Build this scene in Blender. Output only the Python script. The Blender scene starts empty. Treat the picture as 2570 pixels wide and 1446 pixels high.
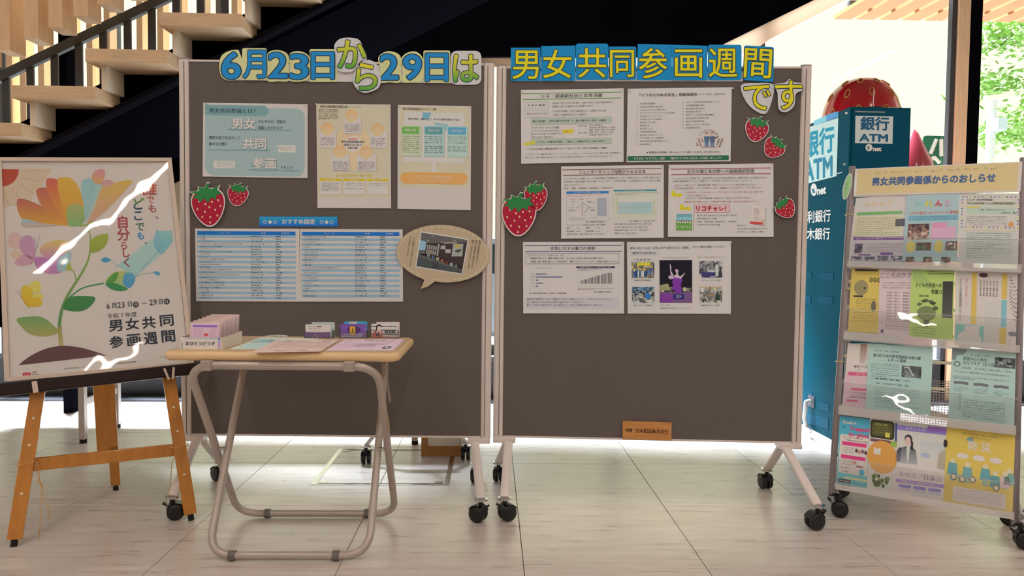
import bpy, bmesh, math, random
from mathutils import Vector, Matrix
random.seed(7)
SC = bpy.context.scene
COL = SC.collection
V = Vector

# ------------------------------------------------------------------ camera, sky, sun, lamps, exposure
FPX, PITCH, YAW, ROLL, CAMH = 1813.56, 0.041064, 0.029007, 0.0111928, 1.00682
_F = V((math.sin(YAW) * math.cos(PITCH), math.cos(YAW) * math.cos(PITCH), -math.sin(PITCH)))
_R0 = V((math.cos(YAW), -math.sin(YAW), 0)); _U0 = _R0.cross(_F)
_R = _R0 * math.cos(ROLL) + _U0 * math.sin(ROLL)
_U = -_R0 * math.sin(ROLL) + _U0 * math.cos(ROLL)
CAM = V((0, 0, CAMH))
cd = bpy.data.cameras.new('camera'); cd.sensor_width = 36; cd.lens = FPX / 2570 * 36; cd.clip_start = .05; cd.clip_end = 200
cam = bpy.data.objects.new('camera', cd); COL.objects.link(cam)
cam.matrix_world = Matrix(((_R.x, _U.x, -_F.x, 0), (_R.y, _U.y, -_F.y, 0), (_R.z, _U.z, -_F.z, CAMH), (0, 0, 0, 1)))
SC.camera = cam
SC.view_settings.view_transform = 'Standard'; SC.view_settings.look = 'None'
SC.view_settings.gamma = 1; SC.view_settings.use_curve_mapping = False
SC.view_settings.exposure = 0.0
w = bpy.data.worlds.new('sky'); SC.world = w; w.use_nodes = True
bg = w.node_tree.nodes['Background']; bg.inputs['Color'].default_value = (1.0, .975, .70, 1); bg.inputs['Strength'].default_value = 1.4
sd = bpy.data.lights.new('sun', 'SUN'); sd.energy = 56; sd.angle = .36; sd.color = (.86, .93, 1.08)
sun = bpy.data.objects.new('sun', sd); COL.objects.link(sun)
sun.rotation_euler = V((-.20, .38, .89)).to_track_quat('Z', 'Y').to_euler()   # high, from beyond the glass front

def lamp(name, loc, size, energy, color, rot=(0, 0, 0)):
    d = bpy.data.lights.new(name, 'AREA'); d.shape = 'RECTANGLE'; d.size, d.size_y = size
    d.energy = energy; d.color = color
    o = bpy.data.objects.new(name, d); COL.objects.link(o); o.location = loc; o.rotation_euler = rot
    return o
WARM = (1, .845, .75)
LAMPS = [(lx, ly, ln) for lx in (-3.8, -1.7, .4, 2.5, 4.4) for ly, ln in ((-1.3, 2.7), (-5.7, 2.0), (1.75, 1.5))]  # nearest row is unseen, added to brighten the tops of the boards
for lx, ly, ln in LAMPS:
    lamp('ceiling_lamp_light', (lx, ly, 3.33), (.07, ln), (10.5 if ly < 0 else 8.5) * ln, WARM)

# ------------------------------------------------------------------ pixel <-> place helpers
def ray(x, y): return _F + _R * ((x - 1285) / FPX) - _U * ((y - 723) / FPX)
def onY(x, y, Y):
    d = ray(x, y); return CAM + d * (Y / d.y)
def onZ(x, y, z):
    d = ray(x, y); return CAM + d * ((z - CAMH) / d.z)
def onP(x, y, O, N):
    d = ray(x, y); return CAM + d * (N.dot(O - CAM) / N.dot(d))

# ------------------------------------------------------------------ materials
def lin(c):
    c /= 255.0
    return c / 12.92 if c <= .04045 else ((c + .055) / 1.055) ** 2.4
def L3(c): return tuple(lin(v) for v in c)
PAPER = L3((193, 173, 155))
def A(c):      # a printed colour: what the photograph shows under the room light, as a reflectance
    if max(c) - min(c) < 120: g = sum(c) / 3; c = [v + .14 * (g - v) for v in c]
    return tuple(min(.9, lin(v) / p * .80) for v, p in zip(c, PAPER))
_m = {}
def mat(name, rgb, rough=.5, metal=0, noise=0, scale=20, bump=0, stretch=(1, 1, 1), alpha=None, coat=0, spec=.5, raw=None):
    if name in _m: return _m[name]
    m = bpy.data.materials.new(name); m.use_nodes = True; nt = m.node_tree
    b = nt.nodes['Principled BSDF']; col = raw or L3(rgb)
    b.inputs['Base Color'].default_value = (*col, 1); b.inputs['Roughness'].default_value = rough
    b.inputs['Metallic'].default_value = metal; b.inputs['Specular IOR Level'].default_value = spec
    if coat: b.inputs['Coat Weight'].default_value = coat; b.inputs['Coat Roughness'].default_value = .05
    if noise or bump:
        tc = nt.nodes.new('ShaderNodeTexCoord'); mp = nt.nodes.new('ShaderNodeMapping'); mp.inputs['Scale'].default_value = stretch
        nz = nt.nodes.new('ShaderNodeTexNoise'); nz.inputs['Scale'].default_value = scale; nz.inputs['Detail'].default_value = 5
        nt.links.new(tc.outputs['Object'], mp.inputs['Vector']); nt.links.new(mp.outputs['Vector'], nz.inputs['Vector'])
        if noise:
            r = nt.nodes.new('ShaderNodeValToRGB'); r.color_ramp.elements[0].position = .3; r.color_ramp.elements[1].position = .7
            r.color_ramp.elements[0].color = (*[v * (1 - noise) for v in col], 1)
            r.color_ramp.elements[1].color = (*[min(1, v * (1 + noise)) for v in col], 1)
            nt.links.new(nz.outputs['Fac'], r.inputs['Fac']); nt.links.new(r.outputs['Color'], b.inputs['Base Color'])
        if bump:
            bp = nt.nodes.new('ShaderNodeBump'); bp.inputs['Strength'].default_value = bump; bp.inputs['Distance'].default_value = .002
            nt.links.new(nz.outputs['Fac'], bp.inputs['Height']); nt.links.new(bp.outputs['Normal'], b.inputs['Normal'])
    _m[name] = m; return m
def printmat(name, rough, coat=0):
    m = bpy.data.materials.new(name); m.use_nodes = True; nt = m.node_tree; b = nt.nodes['Principled BSDF']
    a = nt.nodes.new('ShaderNodeAttribute'); a.attribute_name = 'ink'
    nz = nt.nodes.new('ShaderNodeTexNoise'); nz.inputs['Scale'].default_value = 60; tc = nt.nodes.new('ShaderNodeTexCoord')
    nt.links.new(tc.outputs['Object'], nz.inputs['Vector'])
    mr = nt.nodes.new('ShaderNodeMapRange'); mr.inputs['To Min'].default_value = rough - .05; mr.inputs['To Max'].default_value = rough + .05
    nt.links.new(nz.outputs['Fac'], mr.inputs['Value']); nt.links.new(mr.outputs['Result'], b.inputs['Roughness'])
    nt.links.new(a.outputs['Color'], b.inputs['Base Color']); b.inputs['Coat Weight'].default_value = coat; b.inputs['Coat Roughness'].default_value = .12
    b.inputs['Specular IOR Level'].default_value = .3
    return m
PRINT = printmat('printed_paper', .6); GLOSS = printmat('laminated_print', .35, .25)
def clearmat(name, tint=(.97, .97, .97), rough=.02, strength=1.0, bump=0, scale=3, haze=0):
    if name in _m: return _m[name]
    m = bpy.data.materials.new(name); m.use_nodes = True; nt = m.node_tree; nt.nodes.clear()
    out = nt.nodes.new('ShaderNodeOutputMaterial'); mx = nt.nodes.new('ShaderNodeMixShader'); tr = nt.nodes.new('ShaderNodeBsdfTransparent')
    tr.inputs['Color'].default_value = (*tint, 1); gl = nt.nodes.new('ShaderNodeBsdfGlossy'); gl.inputs['Roughness'].default_value = rough
    fr = nt.nodes.new('ShaderNodeFresnel'); fr.inputs['IOR'].default_value = 1.45
    ml = nt.nodes.new('ShaderNodeMath'); ml.operation = 'MULTIPLY'; ml.inputs[1].default_value = strength
    nt.links.new(fr.outputs[0], ml.inputs[0]); nt.links.new(ml.outputs[0], mx.inputs[0])
    src = tr.outputs[0]
    if haze:
        df = nt.nodes.new('ShaderNodeBsdfDiffuse'); df.inputs['Color'].default_value = (.85, .85, .85, 1); m2 = nt.nodes.new('ShaderNodeMixShader'); m2.inputs[0].default_value = haze
        nt.links.new(tr.outputs[0], m2.inputs[1]); nt.links.new(df.outputs[0], m2.inputs[2]); src = m2.outputs[0]
    nt.links.new(src, mx.inputs[1]); nt.links.new(gl.outputs[0], mx.inputs[2]); nt.links.new(mx.outputs[0], out.inputs[0])
    if bump:
        tc = nt.nodes.new('ShaderNodeTexCoord'); nz = nt.nodes.new('ShaderNodeTexNoise'); nz.inputs['Scale'].default_value = scale; nz.inputs['Detail'].default_value = 1
        bp = nt.nodes.new('ShaderNodeBump'); bp.inputs['Strength'].default_value = 1; bp.inputs['Distance'].default_value = bump
        nt.links.new(tc.outputs['Object'], nz.inputs['Vector']); nt.links.new(nz.outputs['Fac'], bp.inputs['Height'])
        nt.links.new(bp.outputs['Normal'], gl.inputs['Normal'])
    _m[name] = m; return m

M_BOARD = mat('grey_felt', (105, 100, 98), .95, noise=.08, scale=300, bump=.3)
M_ALU = mat('aluminium', (226, 220, 217), .45, .05, noise=.04, scale=8)
M_STEEL = mat('grey_enamel_tube', (184, 175, 168), .32, .2, noise=.04, scale=10)
M_CHROME = mat('bright_steel', (200, 200, 200), .2, 1)
M_BLACKP = mat('black_plastic', (22, 21, 24), .4, noise=.1, scale=30)
M_BLACK = mat('black_steel', (12, 11, 17), 1.0, noise=.15, scale=3, spec=.0)
M_DARK = mat('dark_grey_metal', (66, 68, 74), .5, .2, noise=.08, scale=6)
M_WOOD = mat('pale_oak', (214, 186, 150), .5, noise=.12, scale=6, stretch=(1, 12, 12))
M_WOODV = mat('pale_wood_fins', (250, 214, 172), .55, noise=.08, scale=6, stretch=(12, 12, 1))
M_EASEL = mat('varnished_easel_wood', (196, 132, 52), .35, noise=.12, scale=8, stretch=(6, 6, 1), coat=.3)
M_CREAM = mat('cream_panel', (235, 222, 196), .6, noise=.03, scale=4)
M_TTOP = mat('beige_laminate', (216, 188, 148), .38, noise=.06, scale=5, stretch=(1, 8, 8))
M_TEDGE = mat('rounded_table_edge', (236, 206, 160), .35, noise=.06, scale=8)
M_WHITEC = mat('white_card', (225, 216, 200), .6, noise=.03, scale=20)
M_RUBBER = mat('black_rubber', (18, 18, 18), .8, noise=.1, scale=40)

def backlit(name, rgb, k=.6):
    m = bpy.data.materials.new(name); m.use_nodes = True; nt = m.node_tree; nt.nodes.clear(); out = nt.nodes.new('ShaderNodeOutputMaterial')
    d = nt.nodes.new('ShaderNodeBsdfDiffuse'); t = nt.nodes.new('ShaderNodeBsdfTranslucent'); x = nt.nodes.new('ShaderNodeMixShader'); x.inputs[0].default_value = k
    nz = nt.nodes.new('ShaderNodeTexNoise'); nz.inputs['Scale'].default_value = 4; r = nt.nodes.new('ShaderNodeValToRGB')
    r.color_ramp.elements[0].color = (*[v * .95 for v in L3(rgb)], 1); r.color_ramp.elements[1].color = (*L3(rgb), 1); nt.links.new(nz.outputs['Fac'], r.inputs['Fac'])
    for q in (d, t): nt.links.new(r.outputs['Color'], q.inputs['Color'])
    nt.links.new(d.outputs[0], x.inputs[1]); nt.links.new(t.outputs[0], x.inputs[2]); nt.links.new(x.outputs[0], out.inputs[0]); return m
# ------------------------------------------------------------------ mesh builder
class MB:
    def __init__(s): s.v = []; s.f = []; s.c = []; s.sm = []
    def add(s, vs, fs, col=None, smooth=False):
        n = len(s.v); s.v += [V(a) for a in vs]; s.f += [tuple(i + n for i in f) for f in fs]
        s.sm += [smooth] * len(fs); s.c += [col or (1, 1, 1)] * len(vs) if not (col and isinstance(col, list)) else col
        return s
    def hexa(s, p, col=None):      # 8 corners: bottom 4 then top 4
        return s.add(p, [(3, 2, 1, 0), (4, 5, 6, 7), (0, 1, 5, 4), (1, 2, 6, 5), (2, 3, 7, 6), (3, 0, 4, 7)], col)
    def box(s, lo, hi, col=None):
        a, b = lo, hi
        return s.hexa([(a[0], a[1], a[2]), (b[0], a[1], a[2]), (b[0], b[1], a[2]), (a[0], b[1], a[2]),
                       (a[0], a[1], b[2]), (b[0], a[1], b[2]), (b[0], b[1], b[2]), (a[0], b[1], b[2])], col)
    def obox(s, c, ax, ay, az, hx, hy, hz, col=None, bev=0):
        c = V(c); P = lambda i, j, k: c + ax * (hx * i) + ay * (hy * j) + az * (hz * k)
        return s.hexa([P(-1, -1, -1), P(1, -1, -1), P(1, 1, -1), P(-1, 1, -1), P(-1, -1, 1), P(1, -1, 1), P(1, 1, 1), P(-1, 1, 1)], col)
    def bar(s, p0, p1, side, w, d):      # straight bar p0->p1, w along side, d along the third axis
        p0, p1 = V(p0), V(p1); z = (p1 - p0); l = z.length; z = z / l
        sd_ = V(side); sd_ = (sd_ - z * sd_.dot(z)).normalized(); t = z.cross(sd_)
        return s.obox((p0 + p1) / 2, sd_, t, z, w / 2, d / 2, l / 2)
    def prism(s, pts, n, col=None):      # polygon points, extruded by vector n
        n = V(n); k = len(pts); pts = [V(p) for p in pts]
        return s.add(pts + [p + n for p in pts], [tuple(range(k))[::-1], tuple(range(k, 2 * k))] + [(i, (i + 1) % k, k + (i + 1) % k, k + i) for i in range(k)], col)
    def tube(s, path, r, n=12, caps=True, flat=None):
        path = [V(p) for p in path]; vs = []; fs = []; up = None
        for i, p in enumerate(path):
            t = (path[min(i + 1, len(path) - 1)] - path[max(i - 1, 0)]).normalized()
            if up is None: up = t.orthogonal().normalized()
            up = (up - t * up.dot(t)).normalized(); b = t.cross(up)
            rr = r[i] if isinstance(r, (list, tuple)) else r
            for k in range(n):
                a = 2 * math.pi * k / n; vs.append(p + up * (math.cos(a) * rr) + b * (math.sin(a) * rr))
        for i in range(len(path) - 1):
            for k in range(n): fs.append((i * n + k, i * n + (k + 1) % n, (i + 1) * n + (k + 1) % n, (i + 1) * n + k))
        m = len(path) - 1
        s.add(vs, fs, smooth=True)
        if caps:
            s.add(vs[:n], [tuple(range(n))[::-1]]); s.add(vs[m * n:], [tuple(range(n))])
        return s
    def oval(s, p0, p1, side, w, d, n=14):      # stadium-section leg
        p0, p1 = V(p0), V(p1); z = (p1 - p0).normalized(); sd_ = V(side); sd_ = (sd_ - z * sd_.dot(z)).normalized(); t = z.cross(sd_)
        vs = []
        for p in (p0, p1):
            for k in range(n):
                a = 2 * math.pi * k / n; ca, sa = math.cos(a), math.sin(a)
                vs.append(p + sd_ * (w / 2 * math.copysign(abs(ca) ** .6, ca)) + t * (d / 2 * math.copysign(abs(sa) ** .6, sa)))
        s.add(vs, [(k, (k + 1) % n, n + (k + 1) % n, n + k) for k in range(n)], smooth=True)
        return s.add(vs[:n], [tuple(range(n))[::-1]]).add(vs[n:], [tuple(range(n))])
    def disc(s, c, ax, r, h, n=20, prof=None):      # lathe about ax
        c = V(c); ax = V(ax).normalized(); u = ax.orthogonal().normalized(); w_ = ax.cross(u)
        prof = prof or [(r, -h / 2), (r, h / 2)]
        vs = [c + ax * z + u * (rr * math.cos(2 * math.pi * k / n)) + w_ * (rr * math.sin(2 * math.pi * k / n)) for rr, z in prof for k in range(n)]
        fs = [(j * n + k, j * n + (k + 1) % n, (j + 1) * n + (k + 1) % n, (j + 1) * n + k) for j in range(len(prof) - 1) for k in range(n)]
        s.add(vs, fs, smooth=True); m = len(prof) - 1
        return s.add(vs[:n], [tuple(range(n))[::-1]]).add(vs[m * n:], [tuple(range(n))])
    def build(s, name, m, parent=None, origin=None, bevel=0, ink=False):
        o0 = origin if origin is not None else (BASE.get(parent.name, V((0, 0, 0))) if parent else V((0, 0, 0)))
        me = bpy.data.meshes.new(name); me.from_pydata([tuple(v - o0) for v in s.v], [], s.f)
        me.materials.append(m)
        me.polygons.foreach_set('use_smooth', s.sm)
        if ink:
            at = me.color_attributes.new('ink', 'FLOAT_COLOR', 'POINT'); buf = []
            for c in s.c: buf += [c[0], c[1], c[2], 1]
            at.data.foreach_set('color', buf)
        me.update()
        o = bpy.data.objects.new(name, me); COL.objects.link(o)
        if bevel:
            bm = bmesh.new(); bm.from_mesh(me); bmesh.ops.remove_doubles(bm, verts=bm.verts, dist=1e-6)
            es = [e for e in bm.edges if len(e.link_faces) == 2 and e.calc_face_angle(0) > .6]
            bmesh.ops.bevel(bm, geom=es, offset=bevel, segments=2, affect='EDGES', profile=.6)
            bm.to_mesh(me); bm.free()
        if parent:
            o.parent = parent; BASE[o.name] = o0
        elif origin is not None: o.location = o0; BASE[o.name] = V(o0)
        return o
BASE = {}
def tag(o, label=None, cat=None, group=None, kind=None):
    if label: o['label'] = label
    if cat: o['category'] = cat
    if group: o['group'] = group
    if kind: o['kind'] = kind
    return o
def thing(name, loc, label, cat, group=None):
    o = bpy.data.objects.new(name, None); o.empty_display_size = .1; COL.objects.link(o); o.location = loc
    BASE[o.name] = V(loc); return tag(o, label, cat, group)
def dup(o, parent, loc=None, rz=None):
    c = o.copy(); COL.objects.link(c); c.parent = parent
    if loc is not None: c.location = loc
    if rz is not None: c.rotation_euler = (0, 0, rz)
    for ch in list(o.children): dup(ch, c)
    return c
def fillet(pts, r, n=7):
    pts = [V(p) for p in pts]; out = [pts[0]]
    for i in range(1, len(pts) - 1):
        a, b, c = pts[i - 1], pts[i], pts[i + 1]; d1 = (a - b).normalized(); d2 = (c - b).normalized()
        p1, p2 = b + d1 * r, b + d2 * r
        for k in range(n + 1):
            t = k / n; out.append(p1 * (1 - t) ** 2 + b * (2 * t * (1 - t)) + p2 * t * t)
    return out + [pts[-1]]

# ------------------------------------------------------------------ lettering and printed sheets
_gc = {}
def glyphs(s, bold=0, res=2):
    key = (s, bold, res)
    if key in _gc: return _gc[key]
    c = bpy.data.curves.new('t', 'FONT'); c.body = s; c.resolution_u = res; c.offset = bold
    o = bpy.data.objects.new('t', c); m = bpy.data.meshes.new_from_object(o)
    r = ([(v.co.x, v.co.y) for v in m.vertices], [tuple(p.vertices) for p in m.polygons])
    bpy.data.objects.remove(o); bpy.data.curves.remove(c); bpy.data.meshes.remove(m)
    _gc[key] = r; return r
_g = glyphs('国')[0]; GLO, GHI = min(p[1] for p in _g), max(p[1] for p in _g); GMID = (GLO + GHI) / 2; GH = GHI - GLO
LAY = .00022
INK = (60, 52, 50); GREYT = (105, 93, 86)
class Sheet:
    def __init__(s, name, label, cat, O, N, corners, paper=(193, 173, 155), off=.002, thick=.0008, zoom=(0, 0, 1), can=None, group=None, outline=None, m=None, rayed=False, curl=0):
        s.name, s.label, s.cat, s.group = name, label, cat, group
        s.N = V(N).normalized(); s.O = V(O) + s.N * off; s.zx, s.zy, s.k = zoom; s.m = m or PRINT; s.rayed = rayed
        s.mb = MB(); s.th = thick
        if corners:
            px = [s.px(*c) for c in corners]
            s.c3 = [onP(x, y, s.O, s.N) for x, y in px]
            if can: s.x0, s.y0, s.x1, s.y1 = can; s.can = True
            else:
                s.can = False
                s.x0 = (px[0][0] + px[3][0]) / 2; s.x1 = (px[1][0] + px[2][0]) / 2; s.y0 = (px[0][1] + px[1][1]) / 2; s.y1 = (px[2][1] + px[3][1]) / 2
            pts = s.c3
        else:
            s.can = False; s.rayed = True; pts = None; s.c3 = None
        if outline: pts = [onP(*s.px(*c), s.O, s.N) for c in outline]
        s.orig = sum(pts, V((0, 0, 0))) / len(pts)
        s.mb.prism(pts[::-1], s.N * thick, A(paper))
    def px(s, x, y): return (s.zx + x / s.k, s.zy + y / s.k)
    def P(s, x, y, lay=1):
        if s.can: u, v = x, y
        else: u, v = s.px(x, y)
        if s.rayed: p = onP(u, v, s.O, s.N)
        else:
            a = (u - s.x0) / (s.x1 - s.x0); b = (v - s.y0) / (s.y1 - s.y0)
            p = (s.c3[0] * (1 - a) + s.c3[1] * a) * (1 - b) + (s.c3[3] * (1 - a) + s.c3[2] * a) * b
        return p + s.N * (s.th + LAY * lay)
    def poly(s, pts, col, lay=1, col2=None):
        P = [s.P(x, y, lay) for x, y in pts]
        if col2:
            ys = [p[1] for p in pts]; a, b = min(ys), max(ys); cc = [tuple(A(col)[i] * (1 - (y - a) / (b - a)) + A(col2)[i] * (y - a) / (b - a) for i in range(3)) for y in ys]
        else: cc = [A(col)] * len(P)
        n = (P[1] - P[0]).cross(P[2] - P[1])
        s.mb.add(P, [tuple(range(len(P)))], cc); return s
    def rect(s, x0, y0, x1, y1, col, lay=1, col2=None): return s.poly([(x0, y0), (x1, y0), (x1, y1), (x0, y1)], col, lay, col2)
    def rrect(s, x0, y0, x1, y1, r, col, lay=1, col2=None):
        pts = []
        for cx, cy, a0 in ((x1 - r, y0 + r, -90), (x1 - r, y1 - r, 0), (x0 + r, y1 - r, 90), (x0 + r, y0 + r, 180)):
            for k in range(6): a = math.radians(a0 + 18 * k); pts.append((cx + r * math.cos(a), cy + r * math.sin(a)))
        return s.poly(pts, col, lay, col2)
    def frame(s, x0, y0, x1, y1, t, col, lay=2):
        s.rect(x0, y0, x1, y0 + t, col, lay); s.rect(x0, y1 - t, x1, y1, col, lay); s.rect(x0, y0, x0 + t, y1, col, lay); return s.rect(x1 - t, y0, x1, y1, col, lay)
    def ell(s, cx, cy, rx, ry, col, lay=1, col2=None, n=20, a0=0, a1=360):
        return s.poly([(cx + rx * math.cos(math.radians(a0 + (a1 - a0) * k / n)), cy + ry * math.sin(math.radians(a0 + (a1 - a0) * k / n))) for k in range(n + (a1 - a0 < 360))], col, lay, col2)
    def line(s, pts, t, col, lay=2):
        for (xa, ya), (xb, yb) in zip(pts, pts[1:]):
            l = math.hypot(xb - xa, yb - ya) or 1; nx, ny = -(yb - ya) / l * t / 2, (xb - xa) / l * t / 2
            s.poly([(xa + nx, ya + ny), (xb + nx, yb + ny), (xb - nx, yb - ny), (xa - nx, ya - ny)], col, lay)
        return s
    def _put(s, vs, fs, fx, fy, col, lay, ang=0, piv=None):
        pts = [(fx(x), fy(y)) for x, y in vs]
        if not pts: return s
        if ang:
            ca, sa = math.cos(math.radians(ang)), math.sin(math.radians(ang)); px_, py_ = piv
            pts = [(px_ + (x - px_) * ca - (y - py_) * sa, py_ + (x - px_) * sa + (y - py_) * ca) for x, y in pts]
        if isinstance(col[0], tuple):
            a, b = min(p[1] for p in pts), max(p[1] for p in pts); c1, c2 = A(col[0]), A(col[1])
            cc = [tuple(c1[i] + (c2[i] - c1[i]) * (y - a) / (b - a) for i in range(3)) for _, y in pts]
        else: cc = [A(col)] * len(pts)
        s.mb.add([s.P(x, y, lay) for x, y in pts], fs, cc); return s
    def GG(s, t, x0, y0, x1, y1, fill, edge, bold, rim, ang=0):      # glyph with a drawn outline
        vs, fs = glyphs(t, 0, 4); a, b = min(p[0] for p in vs) - bold, max(p[0] for p in vs) + bold; c, d = min(p[1] for p in vs) - bold, max(p[1] for p in vs) + bold
        for col, r_, lay, n in ((edge, bold + rim, 1, 16), (fill, bold, 3, 12)):
            for i_ in range(n):
                q = 2 * math.pi * i_ / n; dx, dy = r_ * math.cos(q), r_ * math.sin(q)
                s._put(vs, fs, lambda x: x0 + (x - a + dx) * (x1 - x0) / (b - a), lambda y: y1 - (y - c + dy) * (y1 - y0) / (d - c), col, lay + .1 * i_, ang, ((x0 + x1) / 2, (y0 + y1) / 2))
        return s
    def T(s, t, x0, yc, h, col=INK, x1=None, bold=0, lay=4, ang=0, res=1):
        vs, fs = glyphs(t, 0, res)
        if not vs: return s
        a, b = min(p[0] for p in vs), max(p[0] for p in vs); k = h / GH; kx = (x1 - x0) / (b - a) if x1 else k
        piv = (x0, yc)
        for i_, (dx, dy) in enumerate(s.shifts(bold, res)): s._put(vs, fs, lambda x: x0 + (x - a + dx) * kx, lambda y: yc - (y - GMID + dy) * k, col, lay + .11 * i_, ang, piv)
        return s
    def shifts(s, bold, res):
        if not bold: return [(0, 0)]
        if res < 3: return [(-bold * .7, 0), (bold * .7, 0)]
        return [(bold * math.cos(q * math.pi / 4), bold * math.sin(q * math.pi / 4)) for q in range(8)]
    def G(s, t, x0, y0, x1, y1, col, bold=.02, lay=4, ang=0, res=4):
        vs, fs = glyphs(t, 0, res); a, b = min(p[0] for p in vs) - bold, max(p[0] for p in vs) + bold; c, d = min(p[1] for p in vs) - bold, max(p[1] for p in vs) + bold
        for i_, (dx, dy) in enumerate(s.shifts(bold, 4)): s._put(vs, fs, lambda x: x0 + (x - a + dx) * (x1 - x0) / (b - a), lambda y: y1 - (y - c + dy) * (y1 - y0) / (d - c), col, lay + .11 * i_, ang, ((x0 + x1) / 2, (y0 + y1) / 2))
        return s
    def VT(s, t, xc, y0, y1, h, col=INK, bold=0, lay=4, ang=0):
        n = len(t); st = (y1 - y0) / n
        for i, ch in enumerate(t):
            if ch in ' 　': continue
            yc = y0 + st * (i + .5); vs, fs = glyphs(ch, 0, 1); k = h / GH
            r = math.radians(ang); dx = -(yc - y0) * math.sin(r) if ang else 0
            ox = .35 if ch in '、。' else 0; oy = .3 if ch in '、。' else 0
            s._put(vs, fs, lambda x: xc + dx + (x - .5 + ox) * k, lambda y: yc - (y - GMID + oy) * k, col, lay, ang + (90 if ch in 'ー－' else 0), (xc + dx, yc))
        return s
    def lines(s, ts, x0, y0, dy, h, col=GREYT, **kw):
        for i, t in enumerate(ts):
            if t: s.T(t, x0, y0 + dy * i, h, col, **kw)
        return s
    def photo(s, x0, y0, x1, y1, cols, lay=3, nx=8, ny=6, seed=1):      # small printed photograph: bands and irregular patches of colour
        r = random.Random(seed); W, H = x1 - x0, y1 - y0; m = len(cols)
        for i in range(m): s.rect(x0, y0 + H * i / m, x1, y0 + H * (i + 1) / m, cols[i], lay, cols[min(m - 1, i + 1)])
        for k in range(int(nx * ny * 1.6)):
            cx, cy = r.random(), r.random(); c = cols[min(m - 1, max(0, int(cy * m + r.uniform(-1.3, 1.3))))]; v = r.uniform(.7, 1.25); c = tuple(max(10, min(235, q * v)) for q in c)
            w_, h_ = r.choice((.4, .8, 1.3)) / nx * r.uniform(.5, 1.1), r.choice((.5, .9, 1.6)) / ny * r.uniform(.5, 1.1); q = []
            for j in range(7): an = 2 * math.pi * j / 7 + r.uniform(-.3, .3); q.append((x0 + W * min(1, max(0, cx + w_ * math.cos(an))), y0 + H * min(1, max(0, cy + h_ * math.sin(an)))))
            s.poly(q, c, lay + .5 + 1.4 * k / (nx * ny * 1.6))
        return s
    def done(s, pins=None, parent=None):
        o = s.mb.build(s.name, s.m, None, origin=s.orig, ink=True)
        if s.label: tag(o, s.label, s.cat, s.group)
        for p in pins or []: pin(o, p if isinstance(p, Vector) else s.P(*p, 0), s.N)
        return o
_pin = None
def pin(o, p, N):
    global _pin
    if _pin is None:
        mb = MB().disc(V((0, 0, .004)), V((0, 0, 1)), .004, .008, 10, [(.0045, -.0045), (.0045, -.003), (.0025, -.002), (.0028, .001), (.0048, .0025), (.0048, .004)])
        _pin = mb.build('pushpin', mat('clear_pin_plastic', (226, 220, 210), .2, spec=.6), origin=V((0, 0, 0)))
        c = _pin; c.scale = (.75,) * 3
    else:
        c = _pin.copy(); COL.objects.link(c)
    c.parent = o; c.location = p - o.location + V((0, 0, 0)); c.rotation_mode = 'QUATERNION'; c.rotation_quaternion = V((0, 0, 1)).rotation_difference(N)
    return c
# ------------------------------------------------------------------ THE SETTING
def tile_mat():
    m = bpy.data.materials.new('stone_floor_tile'); m.use_nodes = True; nt = m.node_tree; b = nt.nodes['Principled BSDF']
    g = nt.nodes.new('ShaderNodeNewGeometry'); mp = nt.nodes.new('ShaderNodeMapping'); mp.inputs['Scale'].default_value = (1.2, 9, 1)
    nz = nt.nodes.new('ShaderNodeTexNoise'); nz.inputs['Scale'].default_value = 3; nz.inputs['Detail'].default_value = 7; nz.inputs['Roughness'].default_value = .65
    oi = nt.nodes.new('ShaderNodeObjectInfo'); ad = nt.nodes.new('ShaderNodeMath'); ad.operation = 'MULTIPLY_ADD'; ad.inputs[1].default_value = .14; 
    rp = nt.nodes.new('ShaderNodeValToRGB'); rp.color_ramp.elements[0].position = .34; rp.color_ramp.elements[1].position = .74
    rp.color_ramp.elements[0].color = (*L3((188, 178, 171)), 1); rp.color_ramp.elements[1].color = (*L3((221, 213, 207)), 1)
    nt.links.new(g.outputs['Position'], mp.inputs['Vector']); nt.links.new(mp.outputs['Vector'], nz.inputs['Vector'])
    nt.links.new(oi.outputs['Random'], ad.inputs[0]); nt.links.new(nz.outputs['Fac'], ad.inputs[2]); nt.links.new(ad.outputs[0], rp.inputs['Fac'])
    nt.links.new(rp.outputs['Color'], b.inputs['Base Color'])
    mr = nt.nodes.new('ShaderNodeMapRange'); mr.inputs['To Min'].default_value = .22; mr.inputs['To Max'].default_value = .36; b.inputs['Specular IOR Level'].default_value = .8
    nt.links.new(nz.outputs['Fac'], mr.inputs['Value']); nt.links.new(mr.outputs['Result'], b.inputs['Roughness'])
    bp = nt.nodes.new('ShaderNodeBump'); bp.inputs['Strength'].default_value = .25; bp.inputs['Distance'].default_value = .002
    nt.links.new(nz.outputs['Fac'], bp.inputs['Height']); nt.links.new(bp.outputs['Normal'], b.inputs['Normal'])
    return m
FX0, FY0, TS = -.4842, 2.3059, .6
FACY = 5.17
fl = tag(MB().box((-4.9, -7.4, -.03), (4.9, FACY + .1, -.004)).build('floor', mat('tile_joint', (96, 84, 74), .9, noise=.1, scale=40)), kind='structure')
MT = tile_mat(); _t = None
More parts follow.
